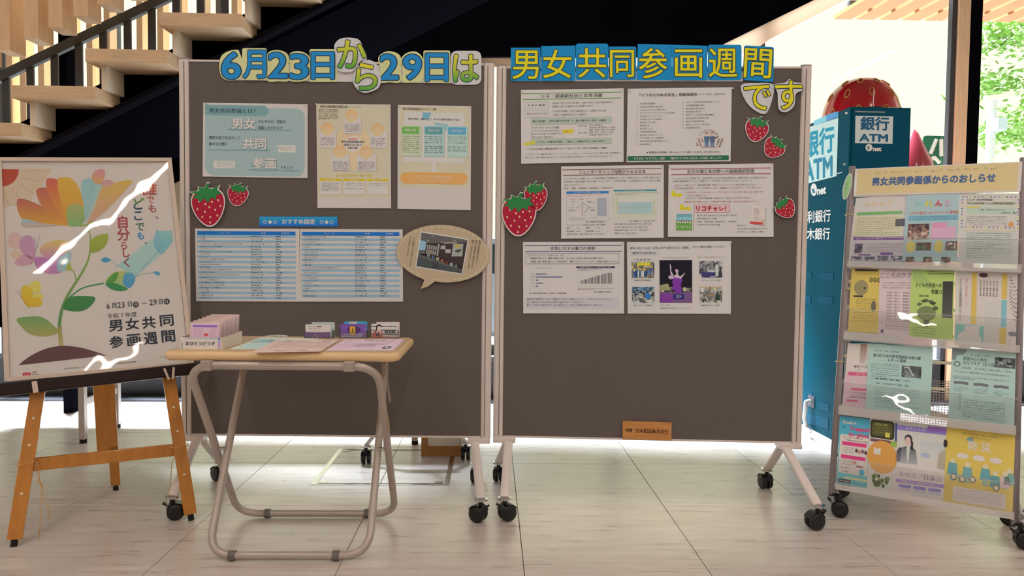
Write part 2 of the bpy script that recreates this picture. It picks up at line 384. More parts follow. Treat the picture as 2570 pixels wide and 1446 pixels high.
for j in range(-3, 5):
    for i in range(-8, 9):
        cx, cy = FX0 + TS * (i + .5), FY0 + TS * (j + .5)
        if _t is None:
            mb = MB(); g, h, bv = .0022, TS / 2, .0012
            a = h - g / 2; vs = [(-a, -a, -.012), (a, -a, -.012), (a, a, -.012), (-a, a, -.012), (-a, -a, -bv), (a, -a, -bv), (a, a, -bv), (-a, a, -bv)]
            c = a - bv; vs += [(-c, -c, 0), (c, -c, 0), (c, c, 0), (-c, c, 0)]
            mb.add(vs, [(0, 1, 5, 4), (1, 2, 6, 5), (2, 3, 7, 6), (3, 0, 4, 7), (4, 5, 9, 8), (5, 6, 10, 9), (6, 7, 11, 10), (7, 4, 8, 11), (8, 9, 10, 11)])
            _t = mb.build('floor_tile', MT, fl); o = _t
        else:
            o = _t.copy(); COL.objects.link(o)
        o.location = (cx, cy, 0)
M_WALL = mat('warm_white_plaster', (214, 202, 186), .8, noise=.03, scale=3)
tag(MB().box((-4.9, -7.4, 3.6), (4.9, FACY + .1, 3.7)).build('ceiling', mat('dark_ceiling', (120, 108, 96), .9, noise=.04, scale=2)), kind='structure')
tag(MB().box((-5.0, -7.4, 0), (-4.9, FACY, 3.7)).build('wall_left', M_WALL), kind='structure')
tag(MB().box((4.9, -7.4, 0), (5.0, FACY, 3.7)).build('wall_right', M_WALL), kind='structure')
tag(MB().box((-5.0, -7.5, 0), (5.0, -7.4, 3.7)).build('wall_behind', M_WALL), kind='structure')
# black upper wall over the glass front, its lower right edge climbing with the stairs beyond
Yu = 5.06
def wpoly(pts, Y): return [onY(x, y, Y) for x, y in pts]
up = wpoly([(395, 222), (1208, 222), (1208, 141), (1757, 138), (1815, 110), (2040, 0), (2330, -142)], Yu)
up += [V((up[-1].x, Yu, 3.6)), V((onY(1000, -120, Yu).x, Yu, 3.6)), onY(900, -43, Yu), onY(560, 133, Yu)]
tag(MB().prism(up, (0, .06, 0)).build('wall_upper', M_BLACK), kind='structure')
wb = wpoly([(1790, 122), (2040, 0), (2330, -142), (2440, -142), (2105, 8), (1935, 96), (1880, 135), (1757, 138)], 5.09)
tag(MB().prism(wb, (0, .05, 0)).build('trim_1', backlit('pale_stair_soffit', (250, 234, 216), .42)), kind='structure')
tag(MB().prism(wpoly([(1195, 141), (1400, 141), (1400, 167), (1195, 167)], 5.1), (0, .05, 0)).build('trim_2', M_WOOD), kind='structure')
# black wall below the stairs, standing clear of the floor
lp = wpoly([(-420, 620), (-60, 434), (300, 246), (452, 175), (452, 931), (14, 931), (14, 822), (-420, 822)], 4.3)
tag(MB().prism(lp, (0, .08, 0)).build('wall_under_stairs', M_BLACK), kind='structure')
# kick wall and floor grille at the foot of the glass
tag(MB().box((-4.9, FACY - .02, 0), (4.9, FACY + .08, .262)).build('baseboard_back', mat('black_kick_panel', (27, 29, 34), .5, noise=.1, scale=5)), kind='structure')
gr = tag(MB().box((-4.9, 4.965, .0), (4.9, 5.15, .006)).build('trim_3', M_DARK), kind='structure')
mb = MB()
for k in range(9): mb.box((-4.9, 4.972 + k * .02, .006), (4.9, 4.982 + k * .02, .012))
mb.build('grille_bar', M_DARK, gr)
# window bays
MG = clearmat('window_glass', (.96, .98, .97), .0, .25)
bays = [-4.9, -4.15, -3.4, -2.65, -1.9, -1.0, -.1, .9, 1.9, 3.29, 4.9]
for n, (a, b) in enumerate(zip(bays, bays[1:])):
    wn = thing('window_%d' % (n + 1), ((a + b) / 2, FACY, .262), None, None); tag(wn, kind='structure')
    MB().box((a + .03, FACY + .02, .30), (b - .03, FACY + .028, 3.55)).build('glass', MG, wn)
    mb = MB(); t = .03
    mb.box((a, FACY - .02, .262), (b, FACY + .06, .30)); mb.box((a, FACY - .02, 3.55), (b, FACY + .06, 3.6))
    if b < 4.8 and abs(b - 3.29) > .1: mb.box((b - t, FACY - .02, .30), (b + t, FACY + .06, 3.55))
    mb.build('window_frame', M_DARK, wn)
# the heavy post on the right: dark metal, wood, black steel
po = thing('trim_4', (3.37, FACY - .1, 0), None, None); tag(po, kind='structure')
x0, x1, x2, x3 = [onY(q, 200, 5.13).x for q in (2373, 2402, 2431, 2462)]
x0 = onY(2374, 200, 5.2).x
MB().box((x0, 5.15, 0), (x1, 5.2, 3.6)).build('metal_post', M_DARK, po, bevel=.004)
MB().box((x1, 5.13, 0), (x2, 5.2, 3.6)).build('wood_post', M_WOODV, po, bevel=.004)
MB().box((x2, 5.135, 0), (x3, 5.2, 3.6)).build('steel_post', M_BLACK, po, bevel=.004)

# ------------------------------------------------------------------ STAIRS
SY, SB = 3.08, 3.285
st = thing('staircase', (-1.6, SY, 0), 'open staircase with oak treads and black steel stringer climbing right behind the easel', 'stairs')
pxt = [(-522, 489), (-338, 397), (-154, 305), (30, 213), (213, 121), (398, 30), (582, -61)]
def tread_at(k): x, y = pxt[k]; return onY(x, y, SY)
wtr = onY(238, 213, SY).x - onY(30, 213, SY).x; tht = onY(30, 213, SY).z - onY(30, 247, SY).z
saw = []; M_RISER = backlit('backlit_riser', (252, 244, 228), .3)
for k in range(len(pxt)):
    p = tread_at(k)
    mb = MB(); mb.box((p.x, SY, p.z - tht), (p.x + wtr, 4.2, p.z)); mb.build('tread', M_WOOD, st, bevel=.003)
    q = tread_at(k + 1) if k + 1 < len(pxt) else V((p.x + .312, SY, p.z + .157))
    rx = p.x + wtr - .004
    MB().box((rx, SY + .06, p.z), (rx + .022, 4.18, q.z - tht)).build('riser', M_RISER, st)
    saw += [V((rx + .024, SB, p.z)), V((rx + .024, SB, q.z - tht))]
    if k == 0: saw = [V((p.x, SB, p.z - tht)), V((rx + .024, SB, p.z - tht))] + saw
    if k < len(pxt) - 1: saw.insert(len(saw) - 1, V((rx + .024, SB, p.z))) if False else None
pts = []
for k in range(len(pxt)):
    p = tread_at(k); rx = p.x + wtr + .02; nz = (tread_at(k + 1).z if k + 1 < len(pxt) else p.z + .157) - tht
    pts += [V((rx, SB, p.z - tht)), V((rx, SB, nz))] 
pts = [V((tread_at(0).x, SB, tread_at(0).z - tht))] + pts
lo1, lo2 = onY(720, 70, SB), onY(-60, 462, SB); sl = (lo1.z - lo2.z) / (lo1.x - lo2.x)
for k in range(1, 5):      # the stringer climbs on beyond the frame
    q = pts[-1]; pts += [V((q.x + .312, SB, q.z)), V((q.x + .312, SB, q.z + .157))]
xe = pts[-1].x; xs = pts[0].x
pts += [V((xe, SB, lo2.z + sl * (xe - lo2.x))), V((xs, SB, lo2.z + sl * (xs - lo2.x)))]
MB().prism(pts, (0, .03, 0)).build('stringer', M_BLACK, st)
e0, e1 = V((xs, SB - .02, lo2.z + sl * (xs - lo2.x))), V((xe, SB - .02, lo2.z + sl * (xe - lo2.x)))
MB().bar(e0, e1, (0, 1, 0), .07, .02).build('stringer_flange', mat('flange_steel', (26, 25, 31), 1.0, noise=.1, scale=3, spec=0), st)
# soffit that closes the underside between the two stringers
o0, o1 = V((xs, SB + .03, pts[-1].z + .002)), V((xe, SB + .03, pts[-2].z + .002))
MB().hexa([o0, o1, o1 + V((0, .9, 0)), o0 + V((0, .9, 0)), o0 + V((0, 0, .02)), o1 + V((0, 0, .02)), o1 + V((0, .9, .02)), o0 + V((0, .9, .02))]).build('underside_panel', M_BLACK, st)
RY = 4.15
r0, r1 = onY(-120, 252, RY), onY(720, -150, RY)
MB().bar(r0, r1, (0, 1, 0), .03, .05).build('handrail', M_DARK, st)
for k in range(-2, 12):
    x = 15 + 61 * k; top = onY(x, 195 - .4786 * x, RY); 
    tz = [tread_at(i).z for i in range(len(pxt)) if tread_at(i).x <= top.x]
    zb = (max(tz) if tz else top.z - 1) - .0
    MB().box((top.x - .02, RY - .006, zb), (top.x + .02, RY + .006, top.z)).build('baluster', M_DARK, st)

# wood fins in front of the glass, left
lv = thing('louver_screen', (-3.2, 4.9, 0), 'screen of upright pale wood fins between stairs and glass front, top left', 'screen')
for k, x in enumerate([-40, 24, 58, 104, 178, 226, 270, 352, 404, 452, 510, 590, 650, 700]):
    p = onY(x, 100, 4.85); 
    MB().box((p.x - .019, 4.84, 1.7), (p.x + .019, 4.93, 3.6)).build('fin', M_WOODV, lv)
hs = thing('hanging_slats', (-2.7, 3.9, 3.6), 'row of hanging wooden slats with stepped ends, top left corner', 'slats')
for k, (x, y) in enumerate([(-75, 152), (-12, 125), (60, 97), (121, 70), (184, 40), (243, 10), (300, -20)]):
    p = onY(x, y, 3.85); MB().box((p.x, 3.85, p.z), (p.x + .075, 3.98, 3.6)).build('slat', M_WOODV, hs, bevel=.002)
co = MB().box((onY(146, 100, 4.6).x, 4.6, 0), (onY(167, 100, 4.6).x, 4.7, 3.6)).build('steel_column', M_BLACK, origin=V((onY(156, 100, 4.6).x, 4.65, 0)))
tag(co, 'thin black steel column standing behind the stair handrail', 'column')

# ------------------------------------------------------------------ OUTSIDE
tag(MB().box((-20, FACY + .1, -.25), (20, 45, -.15)).build('ground', mat('light_paving', (125, 122, 116), .85, noise=.08, scale=2)), kind='structure')
ev = thing('eave_louver', (4.0, 5.6, 3.0), 'row of orange wood planks overhead outside the glass, top right corner', 'louvers')
for k in range(12):
    xf = onY(2092 + 57 * k, 48 + k, 6.1).x
    zz = onY(2092 + 57 * k, 48 + k, 6.1).z
    MB().hexa([V((xf, 6.1, zz)), V((xf + .15, 6.1, zz)), V((xf + .2, 5.25, zz)), V((xf + .05, 5.25, zz)), V((xf, 6.1, zz + .03)), V((xf + .15, 6.1, zz + .03)), V((xf + .2, 5.25, zz + .03)), V((xf + .05, 5.25, zz + .03))]).build('plank', mat('eave_plank', (186, 122, 70), .6, noise=.08, scale=5), ev)
MB().box((2.9, 5.4, 3.09), (6.0, 5.44, 3.14)).box((2.9, 5.9, 3.09), (6.0, 5.94, 3.14)).build('cross_rail', M_DARK, ev)
def leafmat(name, c):
    m = mat(name, c, .5, noise=.25, scale=1.5); b = m.node_tree.nodes['Principled BSDF']
    b.inputs['Transmission Weight'].default_value = 0; return m
def tree(loc, R, n, h0, label, seed=3, green=(120, 160, 70)):
    r = random.Random(seed); t = thing('tree', loc, label, 'tree'); L = V(loc)
    mb = MB(); mb.tube([L, L + V((.1, 0, h0 * .6)), L + V((.0, .1, h0 + R))], [.16, .12, .04], 8)
    for k in range(9):
        a = r.uniform(0, 6.28); e = L + V((math.cos(a) * R * .8, math.sin(a) * R * .5, h0 + r.uniform(-.5, 1) * R * .8)); mb.tube([L + V((0, 0, h0 * .55)), (L + e) / 2 + V((0, 0, h0 * .35)), e], [.07, .04, .015], 6)
    mb.build('trunk', mat('bark', (110, 95, 80), .9, noise=.2, scale=8), t)
    mb = MB(); cl = [L + V((r.uniform(-1, 1) * R, r.uniform(-.6, .6) * R, h0 + r.uniform(-.9, 1.1) * R)) for _ in range(46)]
    for k in range(n):
        c = r.choice(cl); p = c + V((r.gauss(0, .26), r.gauss(0, .26), r.gauss(0, .12)))
        a, b = V((r.uniform(-1, 1), r.uniform(-1, 1), r.uniform(-.5, .5))).normalized() * .055, V((r.uniform(-1, 1), r.uniform(-1, 1), r.uniform(-1, 1))).normalized() * .03
        if L.x < 0 or p.x > 7.25: mb.add([p - a, p + b, p + a, p - b], [(0, 1, 2, 3)])
    tag(mb.build('foliage', leafmat('leaf_green', green), t), kind='stuff')
p = onY(2590, 200, 10.5); tree((p.x + 1.55, 10.5, -.15), 2.05, 30000, p.z - .35, 'leafy green tree outside the right-hand window')
tree((-7.4, 14.5, -.15), 2.0, 7000, 1.5, 'low green tree far outside, seen between the wood fins', 5)
# utility pole beyond the right window
pb = onY(2487, 330, 9.0)
up_ = thing('utility_pole', (pb.x, 9.0, -.15), 'pale utility pole with crossarm and metal box outside right window', 'pole')
MB().tube([(pb.x, 9, -.15), (pb.x, 9, onY(2487, 245, 9).z)], .055, 12).build('pole', mat('concrete_pole', (200, 205, 205), .8, noise=.05), up_)
a, b = onY(2462, 250, 9.), onY(2530, 243, 9.)
MB().bar(a - V((0, .07, 0)), b - V((0, .07, 0)), (0, 1, 0), .06, .06).build('crossarm', M_ALU, up_)
a, b = onY(2492, 298, 8.9), onY(2514, 330, 8.9)
MB().box((a.x, 8.8, b.z), (b.x, 8.93, a.z)).build('transformer_box', mat('pale_blue_box', (180, 196, 210), .5), up_, bevel=.01)
# hedge and a parked car glimpsed in the slit between the boards
mb = MB(); r = random.Random(9)
for k in range(5000):
    p = V((r.uniform(-4.5, 4.0), 12 + r.uniform(-.4, .4), r.uniform(-.15, 1.15 + .15 * math.sin(k)))); a = V((r.uniform(-1, 1), r.uniform(-1, 1), r.uniform(-1, 1))).normalized() * .08; b = a.orthogonal() * .6
    mb.add([p - a, p + b, p + a, p - b], [(0, 1, 2, 3)])
tag(mb.build('hedge', leafmat('leaf_green', (120, 160, 70)), origin=V((0, 12, -.15))), 'clipped green hedge across the forecourt beyond the glass', 'hedge', kind='stuff')
car = thing('car', (0, 9, -.15), 'silver parked car outside, glimpsed in the slit between both boards', 'car')
prof = [(-2.0, .25), (2.1, .25), (2.15, .65), (1.6, .85), (1.0, .95), (.5, 1.38), (-1.0, 1.42), (-1.7, .98), (-2.1, .9)]
MB().prism([V((x, 8.3, z - .15)) for x, z in prof], (0, 1.5, 0)).build('car_body', mat('silver_paint', (150, 160, 172), .3, .4, noise=.03), car, bevel=.06)
MB().prism([V((x, 8.28, z - .15)) for x, z in [(-1.5, .98), (.85, .98), (.42, 1.3), (-.95, 1.34)]], (0, 1.54, 0)).build('car_window', mat('car_glass', (30, 36, 44), .1), car)
for x in (-1.3, 1.35):
    for y in (8.3, 9.75): MB().disc((x, y, .17), (0, 1, 0), .32, .2, 20).build('car_wheel', M_RUBBER, car)
# ------------------------------------------------------------------ casters
def make_caster(h=.085, r=.032):
    root = MB().disc((0, 0, h), (0, 0, 1), .02, .006, 14).tube([(0, 0, h), (0, 0, h - .02)], .009, 8)
    root.add(*hood(r, h))
    c = root.build('caster', M_BLACKP, origin=V((0, 0, 0)))
    for sgn in (-1, 1):
        wv = MB().disc((.012, sgn * .0135, r), (0, 1, 0), r, .016, 20, [(r * .5, -.009), (r * .95, -.008), (r, -.004), (r, .004), (r * .95, .008), (r * .5, .009)]).build('wheel', M_BLACKP, c)
    b = MB().hexa([V((-.020, -.010, h - .030)), V((-.034, -.008, h - .020)), V((-.034, .008, h - .020)), V((-.020, .010, h - .030)), V((-.018, -.010, h - .022)), V((-.031, -.007, h - .012)), V((-.031, .007, h - .012)), V((-.018, .010, h - .022))]).build('brake_lever', M_BLACKP, c)
    return c
def hood(r, h):
    n = 9; vs = []; fs = []
    for k in range(n):
        a = math.radians(20 + 140 * k / (n - 1))
        for y in (-.022, .022): vs.append(V((.012 + (r + .003) * math.cos(a), y, r + (r + .003) * math.sin(a))))
    for k in range(n - 1): fs.append((2 * k, 2 * k + 1, 2 * k + 3, 2 * k + 2))
    return vs, fs
_caster = None
def caster(parent, x, y, rz):
    global _caster
    loc = V((x, y, 0)) - BASE[parent.name]
    if _caster is None:
        _caster = make_caster(); _caster.parent = parent; _caster.location = loc; _caster.rotation_euler = (0, 0, rz); return _caster
    return dup(_caster, parent, loc, rz)

# ------------------------------------------------------------------ the two mobile notice boards
BD = {}
def board(a, b, z0, z1, label, key, cz, fcol):
    a, b = V((*a, 0)), V((*b, 0)); u = (b - a).normalized(); n = V((u.y, -u.x, 0)); Z = V((0, 0, 1))
    t = thing('notice_board', ((a.x + b.x) / 2, (a.y + b.y) / 2, 0), label, 'notice board')
    W = (b - a).length; pw = .042
    c = (a + b) / 2
    MB().obox(c + Z * ((z0 + z1) / 2), u, n, Z, W / 2 - pw + .004, .014, (z1 - z0) / 2 - .003).build('panel', M_BOARD, t)
    for s, e in ((-1, a), (1, b)):
        q = e - u * (s * pw / 2)
        MB().oval(q + Z * z0, q + Z * z1, u, pw, .046).build('side_post', M_ALU, t)
        MB().obox(q - n * -.0 + n * .0235 + Z * ((z0 + z1) / 2) - u * (s * .004), u, n, Z, .0012, .0012, (z1 - z0) / 2 - .01).build('post_groove', mat('groove_shadow_gap', (110, 104, 100), .6), t)
        MB().oval(q + Z * (z1 - .001), q + Z * (z1 + .006), u, pw * .98, .044).build('end_cap', mat('grey_plastic_cap', (150, 146, 144), .5), t)
        MB().obox(e - u * (s * .048) + Z * (z0 - .010), u, n, Z, .046, .03, .010).build('foot_bracket', M_ALU, t, bevel=.003)
    for x in (z0 + .004, z1 - .004):
        MB().obox(c + Z * x, u, n, Z, W / 2 - pw, .016, .004).build('edge_rail', M_ALU, t)
    for (cx, cy, rz, s) in cz:
        e = a if s < 0 else b; top = e - u * (s * .066) + Z * (z0 - .012); f = 1 if cy < e.y else -1
        top = top + n * (.012 * f); bot = V((cx, cy, .088))
        MB().oval(bot, top, u, .036, .022).build('leg', M_ALU if f > 0 else M_ALU, t)
        MB().disc((cx, cy, .088), (0, 0, 1), .026, .007, 16).build('caster_plate', M_CHROME, t)
        caster(t, cx, cy, rz)
    BD[key] = ((a + b) / 2 + n * .014, n)
    return t
board((-1.260, 2.981), (.004, 2.954), .268, 1.788, 'left grey mobile notice board headed by the blue numeral cards', 'L', [(-1.203, 2.745, .4, -1), (-1.201, 3.225, 2.5, -1), (-.03, 2.72, 2.6, 1), (-.06, 3.20, 1.4, 1)], None)
board((.014, 2.973), (1.267, 2.883), .268, 1.782, 'right grey mobile notice board headed by yellow letters on blue cards', 'R', [(.06, 2.735, .5, -1), (.042, 3.215, 1.3, -1), (1.24, 2.655, 3.4, 1), (1.225, 3.12, 1.7, 1)], None)
OL, NL = BD['L']; OR, NR = BD['R']
OR = OR + NR * .0005; OL = OL + NL * .0005
def BS(side, name, label, cat, corners, zoom, **kw):
    O, N = (OL, NL) if side == 'L' else (OR, NR)
    return Sheet(name, label, cat, O, N, corners, zoom=zoom, **kw)

# ------------------------------------------------------------------ header letter cards
ZH1 = (440, 80, 3.0122); ZH2 = (1240, 80, 3.0122)
YEL = (196, 184, 116); WHI = (190, 176, 166); BLU = (24, 118, 172); OUTL = (36, 52, 58); GRAD = ((208, 196, 46), (72, 150, 44))
CY = (8, 118, 158); YG = (214, 196, 24)
def rr(x0, y0, x1, y1, r):
    pts = []
    for cx, cy, a0 in ((x1 - r, y0 + r, -90), (x1 - r, y1 - r, 0), (x0 + r, y1 - r, 90), (x0 + r, y0 + r, 180)):
        for k in range(4): a = math.radians(a0 + 30 * k); pts.append((cx + r * math.cos(a), cy + r * math.sin(a)))
    return pts
def blob(pts, n=4):      # closed smooth curve through the points
    out = []; m = len(pts)
    for i in range(m):
        p0, p1, p2, p3 = pts[i - 1], pts[i], pts[(i + 1) % m], pts[(i + 2) % m]
        for k in range(n):
            t = k / n; out.append(tuple(.5 * (2 * b + (c - a) * t + (2 * a - 5 * b + 4 * c - d) * t * t + (3 * b - a - 3 * c + d) * t ** 3) for a, b, c, d in zip(p0, p1, p2, p3)))
    return out
def card(side, ch, poly, gbox, fill, paper, label, off=.004, grp=None, ang=0):
    s = BS(side, 'letter_card', label, 'letter card', None, ZH1 if side == 'L' else ZH2, outline=poly, paper=paper, off=off, thick=.0015, group=grp, m=PRINT)
    s.GG(ch, *gbox, fill, OUTL, .020 if fill != YG else .008, .026, ang)
    return s.done()
s = BS('L', 'backing_strip', 'long white paper strip behind the blue numeral cards', 'paper strip', [(400, 236), (2285, 262), (2288, 392), (400, 366)], ZH1, off=.0015); s.done()
s = BS('R', 'backing_strip', 'long white paper strip behind the yellow-on-blue letter cards', 'paper strip', [(160, 300), (1880, 300), (1880, 374), (160, 374)], ZH2, off=.0015); s.done()
C1 = [('6', blob([(345, 190), (395, 150), (468, 136), (488, 160), (512, 240), (508, 330), (470, 362), (400, 368), (350, 340), (333, 270)]), (350, 152, 497, 360), BLU, YEL, 'yellow cutout card with the blue numeral 6, first of the header'),
      ('月', rr(506, 124, 693, 366, 14), (512, 140, 688, 354), BLU, YEL, 'yellow cutout card with blue month character 月 after the 6'),
      ('2', blob([(697, 165), (770, 138), (850, 170), (858, 270), (858, 368), (775, 374), (698, 370), (700, 270)]), (703, 155, 850, 352), BLU, YEL, 'yellow cutout card with blue numeral 2 of the date 23, after the month card'),
      ('3', blob([(862, 170), (935, 146), (1008, 180), (1016, 260), (1010, 350), (950, 376), (866, 366), (870, 270)]), (865, 166, 1008, 360), BLU, YEL, 'yellow cutout card with blue numeral 3, left of the first day character'),
      ('日', rr(1016, 131, 1224, 379, 10), (1028, 152, 1204, 360), BLU, YEL, 'yellow cutout card with blue day character 日, between the 3 and the green か'),
      ('か', blob([(1203, 100), (1262, 48), (1380, 55), (1420, 120), (1448, 200), (1395, 225), (1340, 300), (1232, 292), (1215, 190)]), (1225, 64, 1445, 276), GRAD, WHI, 'white cutout card with tall green and yellow か rising above the board'),
      ('ら', blob([(1392, 246), (1438, 212), (1515, 236), (1552, 340), (1535, 425), (1425, 462), (1350, 400), (1352, 310)]), (1362, 236, 1528, 442), GRAD, WHI, 'white cutout card with green and yellow ら hanging below the か'),
      ('2', blob([(1536, 190), (1610, 146), (1698, 178), (1706, 270), (1704, 378), (1620, 382), (1545, 378), (1548, 270)]), (1547, 168, 1688, 365), BLU, YEL, 'yellow cutout card with blue numeral 2 of the date 29, after the hanging ら'),
      ('9', blob([(1706, 210), (1750, 160), (1820, 150), (1872, 200), (1882, 290), (1862, 374), (1790, 384), (1715, 378), (1722, 300)]), (1722, 170, 1862, 365), BLU, YEL, 'yellow cutout card with the blue numeral 9'),
      ('日', rr(1876, 142, 2078, 386, 12), (1890, 162, 2064, 376), BLU, YEL, 'yellow cutout card with blue day character 日, between the 9 and the final は'),
      ('は', rr(2082, 144, 2314, 400, 44), (2098, 172, 2294, 380), GRAD, WHI, 'white cutout card with green and yellow は ending the left header')]
for i, (ch, po_, g, f, pa, lb) in enumerate(C1): card('L', ch, po_, g, f, pa, lb, off=.0026 + .0022 * (i % 2) + (.004 if ch in 'から' else 0), grp='letter cards of the left header')
C2 = [('男', [(127, 120), (350, 120), (350, 372), (127, 372)], (138, 142, 338, 358)), ('女', [(356, 108), (614, 104), (614, 370), (356, 372)], (370, 136, 586, 352)),
      ('共', rr(618, 89, 864, 364, 18), (634, 124, 848, 348)), ('同', rr(868, 112, 1074, 361, 10), (876, 138, 1058, 344)),
      ('参', [(1086, 92), (1344, 98), (1344, 366), (1078, 366)], (1094, 122, 1308, 354)), ('画', [(1346, 98), (1612, 106), (1612, 366), (1346, 366)], (1366, 134, 1572, 348)),
      ('週', rr(1616, 98, 1870, 366, 16), (1622, 126, 1838, 344)), ('間', rr(1884, 106, 2110, 370, 16), (1890, 128, 2098, 350))]
MEAN = {'男': ('man', 'first'), '女': ('woman', 'second'), '共': ('together', 'third'), '同': ('same', 'fourth'), '参': ('take part', 'fifth'), '画': ('plan', 'sixth'), '週': ('week', 'seventh'), '間': ('span, slightly tilted', 'eighth')}
for i, (ch, po_, g) in enumerate(C2):
    if ch == '間': po_ = [(x + (370 - y) * .02, y + (x - 1884) * .06 - 4) for x, y in po_]
    card('R', ch, po_, g, YG, CY, 'blue card with yellow %s, the character for %s, %s of the right header' % (ch, *MEAN[ch]), off=.0026 + .0022 * (i % 2), grp='letter cards of the right header', ang=3 if ch == '間' else 0)
card('R', 'で', blob([(1866, 405), (1985, 388), (2105, 396), (2110, 480), (2062, 612), (1990, 606), (1905, 530)], 3), (1888, 402, 2090, 592), YG, WHI, 'white cutout card with yellow で at upper right of right board', off=.003, grp='letter cards of the right header')
card('R', 'す', blob([(2114, 400), (2200, 384), (2232, 356), (2268, 382), (2336, 392), (2330, 440), (2280, 470), (2268, 560), (2205, 608), (2150, 580), (2142, 460)], 3), (2124, 370, 2328, 588), YG, WHI, 'white cutout card with yellow す overlapping the right post', off=.012, grp='letter cards of the right header')

# ------------------------------------------------------------------ strawberry cutouts
BODY = [(0, -.5), (.15, -.44), (.31, -.24), (.4, .02), (.36, .24), (.2, .36), (0, .37), (-.2, .36), (-.36, .24), (-.4, .02), (-.31, -.24), (-.15, -.44)]
LEAF = [(-.44, .16), (-.3, .17), (-.22, .04), (-.1, .15), (.0, .0), (.1, .15), (.24, .07), (.26, .2), (.42, .22), (.3, .33), (.36, .46), (.16, .38), (.04, .42), (.1, .54), (.02, .55), (-.05, .42), (-.22, .47), (-.22, .36), (-.46, .36), (-.3, .27)]
SEEDS = [(-.22, .1), (.02, -.06), (.26, .08), (-.28, -.08), (-.1, -.16), (.16, -.14), (.3, -.06), (-.18, -.28), (.02, -.3), (.2, -.28), (0, -.43), (.1, .06), (.12, .24), (.26, .24), (-.07, .02)]
def berry(side, cx, cy, w, h, ang, label):
    ca, sa = math.cos(math.radians(ang)), math.sin(math.radians(ang))
    def X(p, k=1.0, c=(0, 0)): x, y = c[0] + (p[0] - c[0]) * k, c[1] + (p[1] - c[1]) * k; x *= w / .8; y *= -h; return (cx + x * ca - y * sa, cy + x * sa + y * ca)
    bo = blob(BODY, 3)
    s = BS(side, 'strawberry_cutout', label, 'paper cutout', None, (0, 0, 1), outline=[X(p, 1.07) for p in bo], paper=(205, 192, 182), off=.011 if abs(cx - 1302) < 50 or cx > 1960 or cx < 530 else .003, thick=.001, m=GLOSS, group='strawberry cutouts on the %s board' % ('left' if side == 'L' else 'right'))
    s.poly([X(p, .98, (0, .3)) for p in LEAF], (205, 192, 182), 1)
    s.poly([X(p) for p in bo], (158, 18, 44), 2); s.poly([X(p, .88, (0, .3)) for p in LEAF], (30, 118, 52), 3.7)
    for q in SEEDS:
        if q[1] > .16 and abs(q[0]) < .2: continue
        x, y = X(q); s.ell(x, y, w * .028, h * .03, (222, 170, 110), 3, n=8)
    return s.done()
berry('L', 523, 514, 80, 104, -6, 'large strawberry cutout left on the left board, above the book lists')
berry('L', 597, 488, 50, 56, 10, 'small strawberry cutout beside the large one on left board')
berry('R', 1302, 538, 82, 104, 2, 'large strawberry cutout at the left edge of the right board')
berry('R', 1345, 492, 55, 70, -4, 'small strawberry cutout just above the large one, right board')
berry('R', 1899, 324, 56, 62, 14, 'strawberry cutout right under the yellow で card')
berry('R', 1943, 370, 52, 54, 40, 'tilted strawberry cutout lower right, under the す card')
berry('R', 1971, 522, 48, 52, -35, 'strawberry cutout overlapping the right post of the right board')

# ------------------------------------------------------------------ LEFT BOARD sheets
TEAL = (112, 144, 136); LT = (148, 160, 149)
s = BS('L', 'poster', 'pale teal landscape poster asking 男女共同参画とは？ at upper left of left board', 'poster', [(211, 536), (1001, 547), (1000, 1107), (207, 1094)], ZH1, group='posters on the left board')
s.rrect(226, 576, 980, 1090, 70, LT, 1); s.poly([(224, 556), (680, 558), (710, 598), (680, 638), (224, 634)], TEAL, 2); s.rect(226, 640, 300, 700, LT, .7)
s.T('男女共同参画とは？', 255, 600, 34, (38, 60, 64), x1=606, bold=.012)
for t, x, y in (('男女', 428, 697), ('共同', 510, 848), ('参画', 585, 996)):
    s.T(t, x - 3, y + 4, 76, (88, 120, 118), x1=x + 180, bold=.04, lay=3, res=3); s.T(t, x, y, 76, (214, 202, 190), x1=x + 176, bold=.022, lay=4, res=3)
for x0, y0, x1 in ((396, 742, 882), (250, 896, 718), (556, 1046, 938)): s.rect(x0, y0 - 5, x1, y0 + 5, TEAL, 2)
for t, x, y, x1 in (('それぞれが、性別や', 625, 678, 838), ('年齢にかかわらず', 625, 725, 812), ('個性や能力を生かして', 255, 804, 490), ('様々な分野に', 255, 852, 396), ('することと', 795, 1023, 886)):
    s.T(t if t != 'することと' else 'すること', x, y, 25, (44, 60, 60), x1=x1, bold=.01)
s.rrect(778, 852, 910, 908, 10, (196, 186, 172), 2); s.poly([(755, 860), (785, 862), (785, 880)], (196, 186, 172), 2); s.lines(['【参加】ではなくて', '一緒に関わること'], 790, 873, 15, 10, (150, 120, 110), x1=902)
s.rrect(290, 978, 452, 1034, 10, (196, 186, 172), 2); s.poly([(474, 992), (445, 992), (445, 1006)], (196, 186, 172), 2); s.lines(['【参画】意思の決定に', '加わり責任も', '分かち合うこと'], 318, 992, 14, 10, (150, 130, 122), x1=440)
s.done([(232, 548), (985, 556)])

